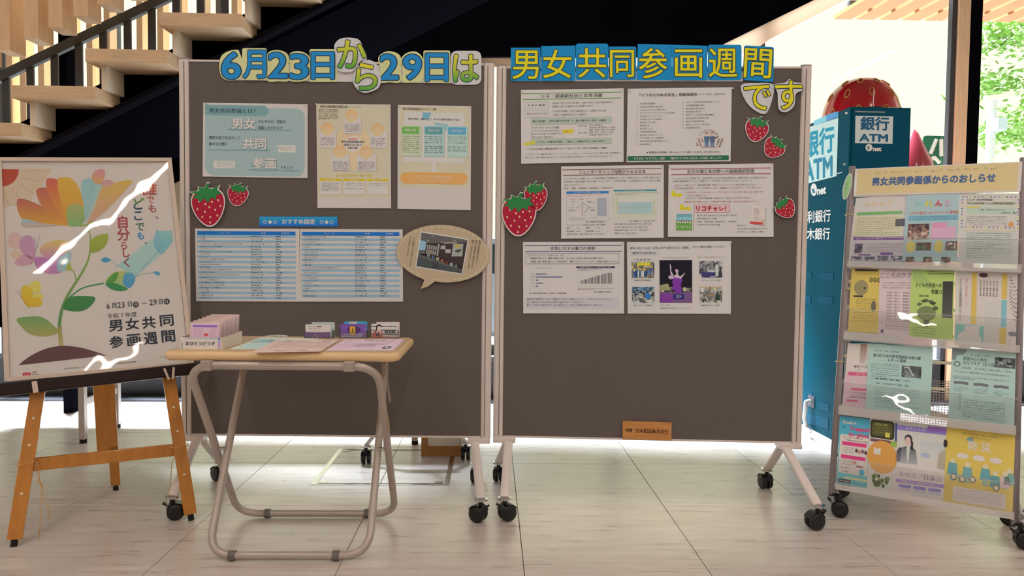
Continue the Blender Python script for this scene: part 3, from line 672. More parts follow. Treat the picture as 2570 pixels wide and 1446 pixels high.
ZA = (780, 250, 4.986); BEI = (194, 174, 136); ORG = (214, 156, 96)
s = BS('L', 'poster', 'beige portrait poster with five orange circles around five pillars text', 'poster', [(68, 52), (998, 62), (1006, 1362), (84, 1357)], ZA, group='posters on the left board')
s.rect(84, 66, 990, 1228, BEI, 1); s.ell(530, 600, 235, 285, (208, 174, 124), 2, n=30)
s.T('男女共同参画社会基本法', 128, 92, 30, INK, x1=464, bold=.03); s.T('平成十一年法律第七十八号', 476, 94, 12, GREYT, x1=640)
s.lines(['　我が国では、男女共同参画社会を', '実現するための法律（基本法）', 'ができています。', '　なお、市や県、国が社会の', '取り組みの基本となる考え（理念）', '基本計画を定めています。'], 106, 132, 22, 17, INK, x1=350)
s.rrect(120, 1240 - 1240 + 992, 378, 1186, 10, (198, 180, 160), 2)
boxes = [(412, 222, 634, 424), (108, 392, 324, 604), (738, 390, 956, 602), (262, 690, 486, 890), (582, 690, 818, 890)]
circ = [(516, 204), (212, 370), (836, 372), (362, 654), (690, 658)]
tx = [['男女がお互いの人権を', '尊重し、性別の差別なく', '個人としての能力を発揮', 'できる機会を確保する', '必要があります。'], ['社会制度や慣行が男女', 'の活動の自由な選択に', '対して、影響を及ぼす', 'ことのないよう考える', '必要があります。'], ['男女が、社会の対等な', '構成員として、政策や', '方針の決定に共同して', '参画できる機会を確保', 'します。'], ['家族の構成員が、互いに', '協力し、社会の支援も', '受け、家事、育児、介護', 'などの役割を果たし、', '仕事や学習、地域活動が', 'できるようにします。'], ['国際社会の取組と密接な', '関係があるため、国際', '社会と協調して男女共同', '参画社会づくりに取り', '組みます。']]
ct = [['男女の人権の', '尊重'], ['社会における'], ['政策等の立案', '及び決定への', '共同参画'], ['家庭生活と', '他の活動の', '両立'], ['国際的協調', 'のもとに']]
for (x0, y0, x1, y1), (cx, cy), t, c in zip(boxes, circ, tx, ct):
    s.rrect(x0 + 5, y0 + 6, x1 + 5, y1 + 6, 10, (170, 148, 118), 3); s.rrect(x0, y0, x1, y1, 10, (198, 178, 160), 4); s.ell(cx, cy, 80, 80, ORG, 6, (222, 176, 118), 28)
    s.lines(t, x0 + 18, max(cy + 106, y0 + 92) if t is not tx[0] else 314, 21, 14, GREYT, lay=7, x1=x1 - 20); s.lines(c, cx - 52, cy - 12 * (len(c) - 1), 24, 15, (240, 214, 186), lay=8, x1=cx + 52)
s.ell(530, 556, 120, 98, (214, 196, 170), 3); s.rrect(468, 480, 586, 502, 10, (206, 130, 104), 4)
s.T('男女共同参画社会を', 382, 528, 28, INK, x1=672, bold=.03, lay=9); s.T('実現するための', 416, 566, 28, INK, x1=640, bold=.03, lay=9); s.T('5本の柱', 470, 604, 28, INK, x1=590, bold=.03, lay=9)
s.T('国・地方公共団体及び国民の責務', 318, 950, 26, (196, 168, 40), x1=758, bold=.02)
for x0, x1, h, tt in ((110, 380, '国の責務', ['○基本理念に基づき、男女共同参画', '　計画を策定します', '○積極的改善措置を含む社会づくり', '　のための施策を総合的に', '　実施します']), (404, 672, '地方公共団体の責務', ['○基本理念に基づき、男女共同', '　参画社会づくりのための施策', '', '○地域の特性を生かした施策']), (698, 968, '国民の責務', ['○男女共同参画社会づくりに協力', '　することが期待されている'])):
    s.rrect(x0 + 8, 1000, x1, 1194, 8, (168, 150, 118), 2); s.rrect(x0 + 4, 996, x1 - 4, 1188, 8, (198, 180, 160), 3); s.rrect(x0, 988, x1, 1020, 10, (200, 168, 40), 4)
    s.T(h, x0 + 70, 1004, 18, (236, 222, 170), x1=x1 - 70, bold=.02, lay=5); s.lines(tt, x0 + 26, 1048, 22, 14, GREYT, x1=x1 - 28)
s.done([(80, 66), (976, 74)])

s = BS('L', 'poster', 'beige portrait poster with green and blue boxes over an orange pill banner', 'poster', [(1088, 68), (2008, 82), (2000, 1384), (1085, 1368)], ZA, group='posters on the left board')
s.rect(1106, 92, 1990, 1098, BEI, 1); s.T('男女共同参画社会のイメージ図', 1148, 122, 30, INK, x1=1564, bold=.03)
s.rect(1166, 164, 1920, 784, (196, 180, 166), 2); s.poly([(1400, 164), (1510, 164), (1470, 250), (1395, 240)], (104, 156, 180), 3); s.poly([(1540, 280), (1720, 310), (1700, 390), (1560, 320)], (130, 170, 180), 3)
s.T('男性も女性も、意欲に応じて、あらゆる分野で活躍できる社会', 1215, 248, 24, INK, x1=1856, bold=.03)
for x0, x1, c, c2, h, tt in ((1130, 1378, (112, 168, 70), (186, 188, 142), '職場に活気', ['女性の政策・方針決定過程', 'への参画が進み、多様な人材', 'が活躍することによって、経済', '活動の創造性が増し、生産性', 'が向上', '仕事だけの生活を見直し、男性', 'が家庭に関わりやすい職場環境', 'が整備されることによって', 'ワークライフバランスが向上']), (1416, 1668, (84, 144, 138), (160, 180, 166), '家庭生活の充実', ['家族を構成する個人がお互い', 'いに、尊重し合い協力し合う', 'ことによって、家族の絆が', '強まります', '', '仕事と家庭の両立支援環境', 'が整い、男性の家庭への参画', 'が進むことによって、男女が', '共に子育てや教育に参加']), (1706, 1962, (80, 150, 178), (164, 184, 178), '地域力の向上', ['男女がともに主体的に地域', '活動やボランティア等に参画', 'することによって、コミュニ', 'ティが強化', '', '地域の活性化、暮らし改善、', '子どもたちが伸びやかに', '育つ環境が実現'])):
    s.rrect(x0 + 6, 334, x1 + 5, 718, 8, (150, 156, 130), 3); s.rrect(x0, 326, x1, 710, 8, c2, 4); s.rrect(x0 + 10, 342, x1 - 22, 434, 8, c, 5); s.T(h, x0 + 50, 386, 26, (214, 222, 190), x1=x1 - 60, bold=.02, lay=6)
    s.lines(tt, x0 + 10, 464, 25, 16, GREYT, x1=x1 - 18, lay=6)
s.poly([(1510, 784), (1572, 784), (1572, 878), (1590, 878), (1544, 914), (1502, 878), (1518, 878)], (196, 180, 166), 3)
s.rrect(1120, 912, 1960, 1056, 70, (206, 148, 82), 3); s.T('ひとりひとりの豊かな人生', 1308, 964, 30, (232, 206, 150), x1=1764, bold=.02)
s.T('仕事、家庭、地域生活など、多様な活動を自らの希望に沿った形で', 1246, 1000, 15, (236, 216, 176), x1=1830); s.T('展開でき、男女がともに夢や希望を実現', 1366, 1020, 15, (236, 216, 176), x1=1712)
s.done([(1100, 88), (1992, 98)])

ZB = (440, 440, 3.134)
s = BS('L', 'title_strip', 'blue title strip reading おすすめ図書 above the book lists', 'sign', [(660, 324), (1276, 325), (1277, 403), (662, 402)], ZB, paper=(30, 106, 172))
s.rect(664, 328, 1273, 399, (40, 140, 160), 1, (24, 92, 168)); s.T('おすすめ図書', 840, 366, 38, (206, 210, 200), x1=1098, bold=.03, res=2)
for i, x in enumerate((705, 746, 785, 1152, 1191, 1230)):
    s.poly([(x, 352), (x + 17, 369), (x, 386), (x - 17, 369)], (200, 206, 200), 3)
    if i % 3 != 1: s.poly([(x, 357), (x + 12, 369), (x, 381), (x - 12, 369)], (30, 110, 165), 4)
s.done()
ZL = (480, 560, 4.673); SB_ = (132, 158, 174)
K1 = ['三の隣り', '対の構造', 'フランソワとシモーヌ', 'カンガルーはたぶん、童話をくり返し読んだ人、を見つけたいと願う', '男性女性とトーキョーの女性の物語', 'ウーマン・ザ・ワールド', '男も女もみんなフェミニストでなきゃいけない物語', 'さらば、男性病', 'キラキラの人', 'アダム・スミスの夕食を作ったのは誰か？', 'ミースとスピカリー氏', '女が男性の言葉と物語を書き換え', '時計の会計を書', 'すべての女性をもうけない、工場を設計さない女子', '女性は少し、男も社会神', 'デザートが食べたい！ルーツとルネサンスが主役に王女の少年', '女の偉大なる人々のとり', 'ザ・ジェンダー教育学入門', '女性の選挙権についての世界史百科史', 'あなたのことをすくない男子のお仕事は', '女性の政治のリアル、女性法律', 'マリアの聖書', '二番目の文家', '文明紀の１しんのあ', '法律家の女たち']
K2 = ['男女共同参画、社会のための教科書', 'わたしが幸せになる方法', 'ロボットを作る女の子', 'ノンキャリウーマンの未来', '北中の春', '女性のカラダとキモチセンター', 'わたしへの手紙です？', '田んぼとお日さまの国', '花咲くいろはの学ぶ', '明るい生き方', '母のひとりごと', '食卓の風景', 'ノラマンたちに学ぶジェンダー平等の教養と生活とことば', 'ウーマン・イン・バトル', '娘ふたりと暮らす日々の', 'ロブイング', 'いまだから読む父の子', 'ハッピーになるよいこ', '社会の時代', 'マインドセットを変える', '女の種子', '博の花とよごころ', 'ダンス・リ・カバー', '東京会の設計図・春']
def booklist(corners, x0, x1, y0, rows, xa, xb, label, ks):
    s = BS('L', 'book_list', label, 'list', corners, ZL, group='book lists on the left board')
    s.rect(x0, y0, x1, y0 + 44, (22, 98, 158), 2); y = y0 + 44; dy = 30.1
    s.T('No.', x0 + 6, y0 + 20, 12, (190, 200, 205), lay=4); s.T('タ イ ト ル', x0 + 270, y0 + 20, 16, (200, 205, 205), x1=x0 + 385, bold=.02); s.T('著 者', xa + 120, y0 + 20, 16, (200, 205, 205), x1=xa + 172, bold=.02); s.T('出 版 社', xb + 72, y0 + 20, 16, (200, 205, 205), x1=xb + 158, bold=.02)
    au = ['筒井康隆子著／著', '鹿野政直編集／著', 'ハンス・マルコフ／著', 'エリカ・サワコ／著', '中島　京子／著', '田中　美津／著', '上野　千鶴子／著']; pu = ['筑摩書房', '講談社', '中央公論社', '大月書店', '岩波書店', '明石書店', 'みすず書房', '新潮社']
    for i in range(rows):
        if i % 2 == (0 if rows == 25 else 1): s.rect(x0, y, x1, y + dy, SB_, 2)
        s.T(str(i + (1 if rows == 25 else 26)), x0 + 8, y + dy / 2, 10, GREYT); s.T(ks[i % len(ks)], x0 + 34, y + dy / 2, 14, (62, 62, 70), bold=.01)
        s.T(au[(i * 3) % 7], xa, y + dy / 2, 14, (56, 58, 68), bold=.02); s.T(pu[(i * 5) % 8], xb, y + dy / 2, 14, (56, 58, 68), bold=.02); y += dy
    return s.done()
booklist([(46, 62), (1268, 68), (1274, 921), (58, 916)], 76, 1226, 97, 25, 702, 992, 'left sheet of the blue-striped book list', K1)
booklist([(1274, 70), (2480, 75), (2484, 921), (1274, 921)], 1296, 2442, 104, 24, 1922, 2214, 'right sheet of the blue-striped book list, touching the speech bubble', K2)

# speech bubble
ZS = (990, 550, 7.612)
ov = [(930 + 895 * math.cos(a) * 1.0, 660 + 552 * math.sin(a) + 38 * math.cos(a)) for a in [math.radians(118 + 360 * k / 44) for k in range(43)]]
ov = ov[1:-1]
s = BS('L', 'speech_bubble', 'tan speech-bubble card holding a tilted photograph, at right edge of left board', 'card', None, ZS, outline=ov + [(780, 1188), (640, 1290), (500, 1332), (545, 1240), (572, 1160)], paper=(176, 146, 108), off=.012, thick=.0012)
for k in range(44):
    if k in (13, 14): continue
    a0, a1 = math.radians(k * 360 / 44), math.radians(k * 360 / 44 + 4.6)
    q = lambda a, e: (930 + (858 - e) * math.cos(a), 660 + (512 - e) * math.sin(a) + 36 * math.cos(a))
    s.poly([q(a0, 0), q(a1, 0), q(a1, 12), q(a0, 12)], (204, 178, 128), 1)
pc = [(502, 232), (1418, 380), (1300, 1062), (400, 918)]
s.poly(pc, (196, 188, 176), 2)
def bil(u, v):
    a = (pc[0][0] * (1 - u) + pc[1][0] * u, pc[0][1] * (1 - u) + pc[1][1] * u); b = (pc[3][0] * (1 - u) + pc[2][0] * u, pc[3][1] * (1 - u) + pc[2][1] * u)
    return (a[0] * (1 - v) + b[0] * v, a[1] * (1 - v) + b[1] * v)
def pp(pts, col, lay=4): s.poly([bil(*p) for p in pts], col, lay)
pp([(.02, .03), (.98, .03), (.98, .97), (.02, .97)], (92, 86, 78), 3); pp([(.02, .24), (.15, .26), (.16, .5), (.02, .52)], (128, 160, 172))
pp([(.15, .3), (.98, .1), (.98, .85), (.15, .62)], (62, 44, 42)); pp([(.4, .27), (.43, .26), (.43, .6), (.4, .6)], (150, 140, 130), 5)
for i in range(5):
    for j in range(2): pp([(.17 + .045 * i, .34 + .13 * j), (.205 + .045 * i, .335 + .13 * j), (.205 + .045 * i, .45 + .13 * j), (.17 + .045 * i, .45 + .13 * j)], (138, 126, 108), 5)
pp([(.5, .2), (.78, .13), (.78, .17), (.5, .245)], (150, 132, 104), 5); pp([(.46, .3), (.55, .28), (.56, .38), (.46, .4)], (160, 150, 134), 5); pp([(.56, .38), (.67, .36), (.68, .47), (.57, .48)], (160, 150, 134), 5)
pp([(.7, .2), (.91, .15), (.93, .5), (.71, .55)], (150, 148, 130), 5); pp([(.74, .22), (.86, .19), (.84, .27), (.75, .28)], (180, 150, 60), 6); pp([(.74, .4), (.8, .35), (.9, .3), (.85, .42)], (70, 66, 50), 6)
pp([(.06, .6), (.5, .62), (.98, .8), (.98, .86), (.4, .7), (.06, .64)], (40, 30, 34), 6); pp([(.02, .7), (.98, .9), (.98, .97), (.02, .97)], (66, 70, 66), 5)
for i, c in enumerate([(120, 124, 110), (60, 90, 120), (150, 140, 90), (150, 80, 50), (110, 40, 40), (150, 146, 134), (90, 100, 90)]): pp([(.2 + .1 * i, .58 + .03 * i), (.26 + .1 * i, .57 + .03 * i), (.27 + .1 * i, .66 + .03 * i), (.21 + .1 * i, .66 + .03 * i)], c, 7)
for u, v in ((.25, .09), (.18, .22), (.46, .2), (.72, .1)): s.ell(*bil(u, v), 16, 8, (214, 210, 196), 5)
for x in (.36, .4, .44, .9): pp([(x, .72), (x + .012, .72), (x + .012, .95), (x, .95)], (36, 28, 30), 7)
for t, x, y0, y1 in (('この機会にぜひ読んでみて', 385, 335, 910), ('はいかがでしょうか。', 308, 320, 730)): s.VT(t, x, y0, y1, 42, (96, 74, 56), ang=9)
for t, x, y0, y1 in (('期間中図書館本館では、', 1634, 405, 880), ('男女共同参画に関連する本の', 1566, 400, 965), ('展示、貸出しを行っています', 1498, 395, 950)): s.VT(t, x, y0, y1, 38, (84, 64, 50), ang=9)
s.done()
# ------------------------------------------------------------------ RIGHT BOARD sheets
WP = (196, 178, 162)
def titled(corners, zoom, label, bar_, title, x0, x1, y0, y1, tx, tcol=(74, 60, 56)):
    s = BS('R', 'poster', label, 'poster', corners, zoom, paper=WP, group='posters on the right board')
    s.rect(x0, y0, x1, y0 + 9, bar_, 2); s.rect(x0, y1 - 9, x1, y1, bar_, 2)
    s.T(title, tx[0], (y0 + y1) / 2, 42, tcol, x1=tx[1], bold=.012, res=2); return s
ZP = (1300, 210, 4.673)
s = titled([(34, 75), (1240, 55), (1238, 918), (38, 940)], ZP, 'white landscape sheet with green rules, title 少子・超高齢社会と女性活躍', (98, 148, 60), '少子・超高齢社会と女性活躍', 60, 1210, 104, 182, (272, 988))
for y0, y1, t, xx in ((208, 284, '日 本 の 現 状', (122, 316)), (308, 384, '求められていることは', (106, 334))): s.frame(76, y0, 360, y1, 2, (120, 110, 100)); s.T(t, xx[0], (y0 + y1) / 2, 24, INK, x1=xx[1], bold=.01)
s.lines(['出生率の低下による人口減少、日本は世界で上位の超高齢社会', '労働者の減少と高齢化による労働力の低下'], 404, 226, 40, 22); s.lines(['◇多様な労働者（女性や高齢者など）が活躍できる社会', '◇個々の生産性を向上させる働き方'], 408, 322, 42, 22)
s.rect(152, 396, 1102, 474, (166, 170, 142), 2); s.frame(152, 396, 1102, 474, 2, (130, 140, 110), 3); s.T('鍵は女性活躍！　女性が活躍できる社会　＝　誰もが働きやすい社会　の構築を！！', 172, 436, 26, INK, x1=1072, bold=.01)
s.T('ワーク・ライフ・バランスの推進', 162, 510, 24, INK, x1=484, bold=.01); s.lines(['やりがいのある仕事が人生を豊かにし、', '豊かな人生が仕事へ良い影響を与える、', '仕事と私生活の相乗効果を！'], 154, 548, 36, 19)
s.poly([(524, 538), (616, 538), (616, 514), (662, 556), (616, 598), (616, 582), (524, 582)], (206, 190, 50), 2); s.T('実現には', 544, 560, 18, (190, 100, 60))
s.T('企業の取組', 708, 496, 18, GREYT); s.T('個人の取組', 708, 578, 18, GREYT); s.lines(['賃金の格差解消', '育児休業の男子取得などの整備', '時短・在宅など働き方の多様化', '家事、育児、介護などの分担', '地域活動や趣味の充実など'], 838, 492, 28, 19)
s.rect(150, 640, 1098, 714, (166, 170, 142), 2); s.frame(150, 640, 1098, 714, 2, (130, 140, 110), 3); s.poly([(72, 686), (176, 668), (174, 654), (208, 676), (184, 708), (182, 700), (76, 718)], (206, 190, 50), 4); s.T('さあ、はじめよう', 92, 694, 14, (150, 130, 60), x1=176, lay=6, ang=-8)
s.T('「イクボス」＊が働き方を見直し、「経営」と「従業員の生活」の両方の充実を！！', 212, 680, 24, INK, x1=1044, bold=.01); s.T('「イクボスかぬま宣言」登録事業所を市ホームページで紹介しています（令和７年５月末現在 ２４事業所）', 104, 760, 21, INK, x1=1048, bold=.008)
s.lines(['※「イクボス」とは、職場で働く部下のワーク・ライフ・バランスを考え、その人のキャリアや人生（育児や介護、地域活動等）を', '応援しながら、組織の業績も結果を出しつつ、みずからも仕事と私生活を楽しむことができる上司（女性も含む）です。'], 78, 822, 38, 17)
s.done([(50, 92), (1216, 76)])

s = BS('R', 'poster', 'white landscape list of company names with a dark green band along the bottom', 'poster', [(1286, 60), (2508, 42), (2492, 912), (1274, 922)], ZP, paper=WP, group='posters on the right board')
s.T('「イクボスかぬま宣言」登録事業所', 1424, 130, 36, (62, 58, 54), x1=2098, bold=.03, res=2); s.T('（R7.5.31現在　登録日順）', 2116, 130, 18, GREYT, x1=2418)
na = ['鹿沼相互信用金庫', '株式会社足利銀行 鹿沼支店', 'ITSupportパソコン太郎株式会社', 'TKCカスタマーサポートサービス株式会社', '株式会社メスキプレシオン', '社会福祉法人わらび福祉会', '株式会社まいに屋', '粟野商工会', '株式会社しばひ', '久保谷建設株式会社', '株式会社 ITADAKIファーム', 'とちぎ流通センター協同組合', '日輝工業株式会社 鹿沼配送センター', '株式会社関口']
nb = ['ヨコハーツ株式会社 鹿沼流通センター店', '松井電器産業株式会社', '秋山営業工芸株式会社', '株式会社中津工業', '関西ペイント株式会社 鹿沼事業所', '株式会社大谷工業 鹿沼工場', '鹿沼木工団地協同組合', '鹿沼ケーブルテレビ株式会社', '鶴田建設株式会社']
for i, t in enumerate(na): s.T(str(i + 1), 1398 - 6 * len(str(i + 1)), 230 + 36.8 * i, 18, GREYT); s.T(t, 1432, 230 + 36.8 * i, 19, GREYT)
for i, t in enumerate(nb): s.T(str(i + 16), 1924, 220 + 37.4 * i, 18, GREYT); s.T(t, 1970, 220 + 37.4 * i, 19, GREYT)
for i, ch in enumerate('イクボスかぬま宣言'):
    a = math.radians(-152 + 15.5 * i); s.T(ch, 2248 + 118 * math.cos(a) - 10, 668 + 118 * math.sin(a), 22, (60, 56, 60), bold=.02, ang=math.degrees(a) + 90)
for k, (cx, c1) in enumerate(((2218, (74, 98, 120)), (2284, (84, 92, 110)))):      # two drawn figures in blue
    s.ell(cx, 592, 22, 24, (160, 100, 84), 3); s.ell(cx, 600, 17, 17, (206, 172, 148), 4); s.poly([(cx - 34, 622), (cx + 34, 622), (cx + 26, 690), (cx - 26, 690)], c1, 3)
    s.poly([(cx - 24, 690), (cx + 24, 690), (cx + 20, 742), (cx + 3, 742), (cx, 700), (cx - 4, 742), (cx - 20, 742)], (92, 110, 134), 3)
for k in range(16):
    sx = (-1) ** k; x = 2250 + sx * (80 + 10 * (k // 2)); y = 640 + (k * 37) % 100; s.ell(x, y, 13, 11, [(134, 70, 62), (150, 96, 80), (120, 112, 88), (160, 130, 110)][k % 4], 3, n=9)
s.rect(2150, 744, 2340, 750, (120, 70, 66), 3)
s.T('⇐ 各事業所の宣言書は、市ホームページでご紹介しています。ぜひご覧ください。', 1514, 804, 24, (70, 60, 56), x1=2380, bold=.015)
s.rect(1290, 846, 2478, 902, (34, 98, 66), 2); s.T('ひろがれ「イクボス」の輪！　「働きやすいまち かぬま」を目指しましょう!!', 1366, 876, 30, (206, 198, 180), x1=2390, bold=.025)
s.done([(1304, 80), (2506, 66)])

ZQ = (1390, 400, 4.509)
s = titled([(83, 80), (1244, 63), (1242, 888), (83, 898)], ZQ, 'white sheet with brown rules, title ジェンダーギャップ指数からみる日本', (120, 86, 66), 'ジェンダーギャップ指数からみる日本', 108, 1214, 106, 178, (282, 1040))
s.lines(['ジェンダーギャップ指数とはスイスの非営利団体「世界経済フォーラム」が毎年公表している指数。男性に対する', '女性の割合（女性の数値／男性の数値）を示しており、０が完全不平等、１が完全平等となり１に近いほど順位', 'が高いとされている。', '「教育」「健康」「経済参画」「政治参画」4つの項目がある。'][:2], 112, 212, 35, 21, x1=1210)
s.lines(['が高いとされている。'], 112, 286, 35, 21, x1=326); s.lines(['「教育」「健康」「経済参画」「政治参画」4つの項目がある。'], 112, 322, 35, 21, x1=676)
s.frame(142, 356, 624, 690, 2, (160, 150, 140)); s.rect(144, 358, 622, 384, (40, 110, 160), 3); s.T('ジェンダーギャップ指数（GGI）2024年', 234, 371, 17, (200, 205, 205), x1=528, bold=.01, lay=5)
s.lines(['先進国の中で最低レベル、アジア諸国の中で韓国や中国、ASEAN諸国より低い', 'スコアが低いのは経済と政治分野'], 156, 402, 16, 10, (190, 100, 90))
dc = [(328, 484), (406, 544), (328, 618), (320, 544)]; s.line(dc + dc[:1], 3, (60, 54, 50)); s.line([(328, 484), (404, 544), (328, 618), (256, 544), (328, 484)], 1.6, (110, 100, 94)); s.line([(256, 544), (404, 544)], 1.2, (140, 130, 120)); s.line([(328, 484), (328, 618)], 1.2, (140, 130, 120))
for t, x, y in (('経済参画', 292, 448), ('政治参画 0.118', 182, 544), ('教育 0.993', 410, 540), ('健康 0.973', 306, 634), ('日本の順位', 190, 446), ('146か国中', 196, 470), ('118位', 206, 494), ('調査項目', 380, 474), ('識字率 就学率', 380, 486), ('出生児性比', 418, 566), ('健康寿命', 418, 578), ('閣僚の男女比', 168, 566), ('国会議員の男女比', 168, 580)): s.T(t, x, y, 10, GREYT)
s.rect(492, 434, 600, 640, (160, 156, 154), 3)
for k in range(14): s.rect(494, 440 + 14 * k, 598, 441.5 + 14 * k, (130, 126, 124), 4)
s.lines(['備考：世界経済フォーラム「グローバルジェンダーギャップ報告書2024」', 'スコアが低い項目は経済参画と政治参画'], 168, 658, 14, 9)
s.rect(678, 346, 1164, 684, (192, 182, 150), 2); s.rect(678, 346, 1164, 364, (50, 130, 140), 3, ); s.T('日本のジェンダーギャップ指数の推移', 800, 355, 12, (200, 205, 200), lay=5)
s.lines(['2006年の指数公表以来、日本のスコアはほぼ横ばいで推移しており、順位は100位以下が続いている。', '各国の取組が進むなか、相対的に低下している。'], 696, 382, 16, 10, x1=None)
s.rect(734, 436, 1120, 616, (196, 184, 164), 3); s.rect(732, 488, 1118, 614, (146, 172, 184), 4)
for k in range(19): s.rect(740 + 20.4 * k, 488 + (3 * k) % 4, 743 + 20.4 * k, 614, (204, 196, 184), 5)
s.line([(740 + 20.4 * k, 546 + 6 * math.sin(k * 1.3)) for k in range(19)], 2, (112, 120, 130), 6)
for k in range(11): s.rect(712, 452 + 16 * k, 724, 455 + 16 * k, (120, 112, 100), 5); s.rect(1128, 470 + 14 * k, 1140, 473 + 14 * k, (120, 112, 100), 5)
s.T('出典：内閣府男女共同参画局ＨＰ', 366, 706, 13, INK, x1=596, bold=.02); s.T('出典：世界経済フォーラム報告書より作成', 852, 702, 13, INK, x1=1138, bold=.02)
s.lines(['ジェンダーギャップ指数 2024年の日本の数値', '教育　　　0.993　　　健康　　　0.973', '経済参画　0.568　　　政治参画　0.118', '※経済と政治の分野で男女のギャップが激しい'], 144, 740, 35, 19); s.lines(['日本の順位は2006年は79位で115ヵ国中80位', '2024年の順位は0.663で146ヵ国中118位', '数値は若干上昇しているが、順位は低下', '（国際に比べ、進みが遅い）'], 686, 734, 35, 19)
s.done([(98, 98), (1224, 84)])

s = titled([(1298, 62), (2484, 46), (2486, 878), (1290, 878)], ZQ, 'white sheet with crimson rules, title 女子の理工系分野への進路選択促進', (158, 56, 76), '女子の理工系分野への進路選択促進', 1324, 2454, 100, 172, (1506, 2268))
s.lines(['ジェンダーギャップ指数では、教育分野0.993とほぼ男女平等だが、経済分野0.568と格差が大きい。'], 1338, 212, 34, 21, x1=2422); s.lines(['→女性も教育を受けているにも関わらず、それが収入に結びついていない。どうして？'], 1338, 244, 34, 21, x1=2240)
s.lines(['□女性への「配慮」として、研修や昇任試験・転勤などのキャリアアップの機会が男性に比べ少ない。'], 1362, 290, 34, 20, x1=2294); s.lines(['□女性は妊娠出産を機に、キャリアが途切れてしまい（再就職はパートなどが多い）　などが考えられる'], 1362, 324, 34, 20, x1=2340)
def lar(x, y): s.poly([(x, y), (x + 36, y), (x + 36, y + 30), (x + 90, y + 30), (x + 90, y + 16), (x + 126, y + 46), (x + 90, y + 76), (x + 90, y + 62), (x, y + 62)], (208, 184, 30), 2)
lar(1332, 354); lar(1430, 508); s.T('でも', 1352, 394, 16, (120, 90, 30)); s.T('そこで', 1462, 550, 16, (120, 90, 30))
RD = (178, 84, 84)
s.lines(['○「理系は男子」という思い込みにより、文系女子が多い／STEM（科学、技術、工学、数学）分野'], 1474, 372, 34, 19, col=RD, x1=2364); s.lines(['への女子の進学が少ない'], 1494, 408, 34, 19, x1=1730); s.lines(['（日本はOECD（経済協力開発機構）加盟国の中で、理工系の人材が平均の半分以下）'], 1494, 440, 34, 19, x1=2230); s.lines(['□理工系分野の発展のために、多様な視点や発想が必要。女性の進出が期待されている。'], 1474, 480, 34, 19, col=RD, x1=2314)
s.rect(1592, 510, 1992, 602, (206, 160, 150), 2); s.frame(1592, 510, 1992, 602, 3, (150, 80, 80), 3); s.T('リコチャレ！', 1614, 556, 58, (160, 34, 44), x1=1948, bold=.04, res=3)
s.rect(1380, 612, 1586, 812, (150, 136, 124), 2); s.rect(1374, 606, 1578, 806, (204, 196, 184), 3); s.rect(1384, 614, 1568, 694, (120, 170, 190), 4); s.rect(1384, 690, 1568, 802, (92, 150, 52), 4); s.T('RIKOHALLENGE', 1394, 626, 12, (60, 90, 120), x1=1558, lay=6, bold=.02); s.T('SUMMER OF 2024', 1394, 642, 12, (60, 90, 120), x1=1556, lay=6, bold=.02)
for k in range(6): s.ell(1404 + 28 * k, 700 + 6 * (k % 2), 15, 16, (120, 80, 70), 5, n=10); s.ell(1404 + 28 * k, 706 + 6 * (k % 2), 11, 12, (216, 196, 176), 6, n=10)
s.T('リコチャレ', 1396, 764, 34, (224, 220, 200), x1=1558, bold=.03, lay=7)
s.lines(['理工系に触れる機会が少ない女子に向けた理工系', '体験や進路を考える授業', '内閣府・文部科学省・経団連主催で、小学高学年', '～中学生の女子を対象に実施'], 1620, 634, 35.5, 18); s.poly([(2252, 518), (2404, 552), (2386, 760), (2220, 728)], (150, 136, 124), 2); s.poly([(2244, 514), (2396, 548), (2380, 752), (2214, 722)], (206, 192, 176), 3)
s.poly([(2222, 702), (2368, 712), (2364, 742), (2218, 730)], (190, 70, 62), 4); s.lines(['理工系チャレンジ', '出前講座', '女子中学生', 'なりたい', '自分を探そう', '科学実験・工場見学'], 2262, 560, 24, 13, ang=6)
s.lines(['鹿沼市では', '令和６年度から鹿沼東高の協力を得て', '「理工系チャレンジ講座」を開催'], 2072, 750, 36, 18)
s.done([(1312, 80), (2462, 66)])

ZR = (1300, 600, 4.673)
s = titled([(58, 36), (1244, 32), (1244, 875), (62, 872)], ZR, 'white sheet with purple rules, title 女性に対する暴力の根絶', (80, 62, 106), '女性に対する暴力の根絶', 86, 1214, 70, 150, (386, 906))
s.frame(92, 168, 1186, 292, 4, (96, 88, 84)); s.lines(['DV（ドメスティック・バイオレンス）とは？'], 126, 192, 36, 22, x1=542, col=INK); s.lines(['配偶者や恋人など、親密な関係にある、またはあった者から振るわれる暴力を言う'], 148, 226, 36, 22, x1=1006, col=INK); s.lines(['加害者に罪の意識が薄いという傾向があり、暴力がエスカレートしやすく、被害が深刻化しやすい。'], 150, 264, 36, 22, x1=1168, col=INK)
s.T('相談件数の内訳（複数回答）', 212, 340, 13, (150, 140, 134))
for y, x1, t in ((410, 336, '身体的'), (445, 518, '精神的'), (481, 240, '性的'), (517, 292, '経済的'), (553, 236, 'その他')): s.rect(210, y - 6, x1, y + 6, (84, 92, 128), 3); s.T(t, 156, y, 12, (130, 120, 120)); s.T('%.1f' % ((x1 - 210) / 4.2), x1 + 8, y, 11, (140, 130, 126))
s.T('出典：鹿沼市配偶者暴力相談センター事業における相談受理件数', 130, 636, 15, INK, x1=572, bold=.01)
s.rrect(684, 320, 1138, 340, 9, (34, 44, 62), 3); s.T('配偶者暴力相談支援センターへの相談件数の推移（全国）', 724, 330, 12, (190, 190, 190), x1=1086, lay=5); s.lines(['配偶者暴力相談支援センターへの相談件数は年々増加し、', '令和６年度は過去最多となっている'], 708, 352, 14, 10)
s.frame(700, 372, 1120, 566, 1.5, (170, 160, 150))
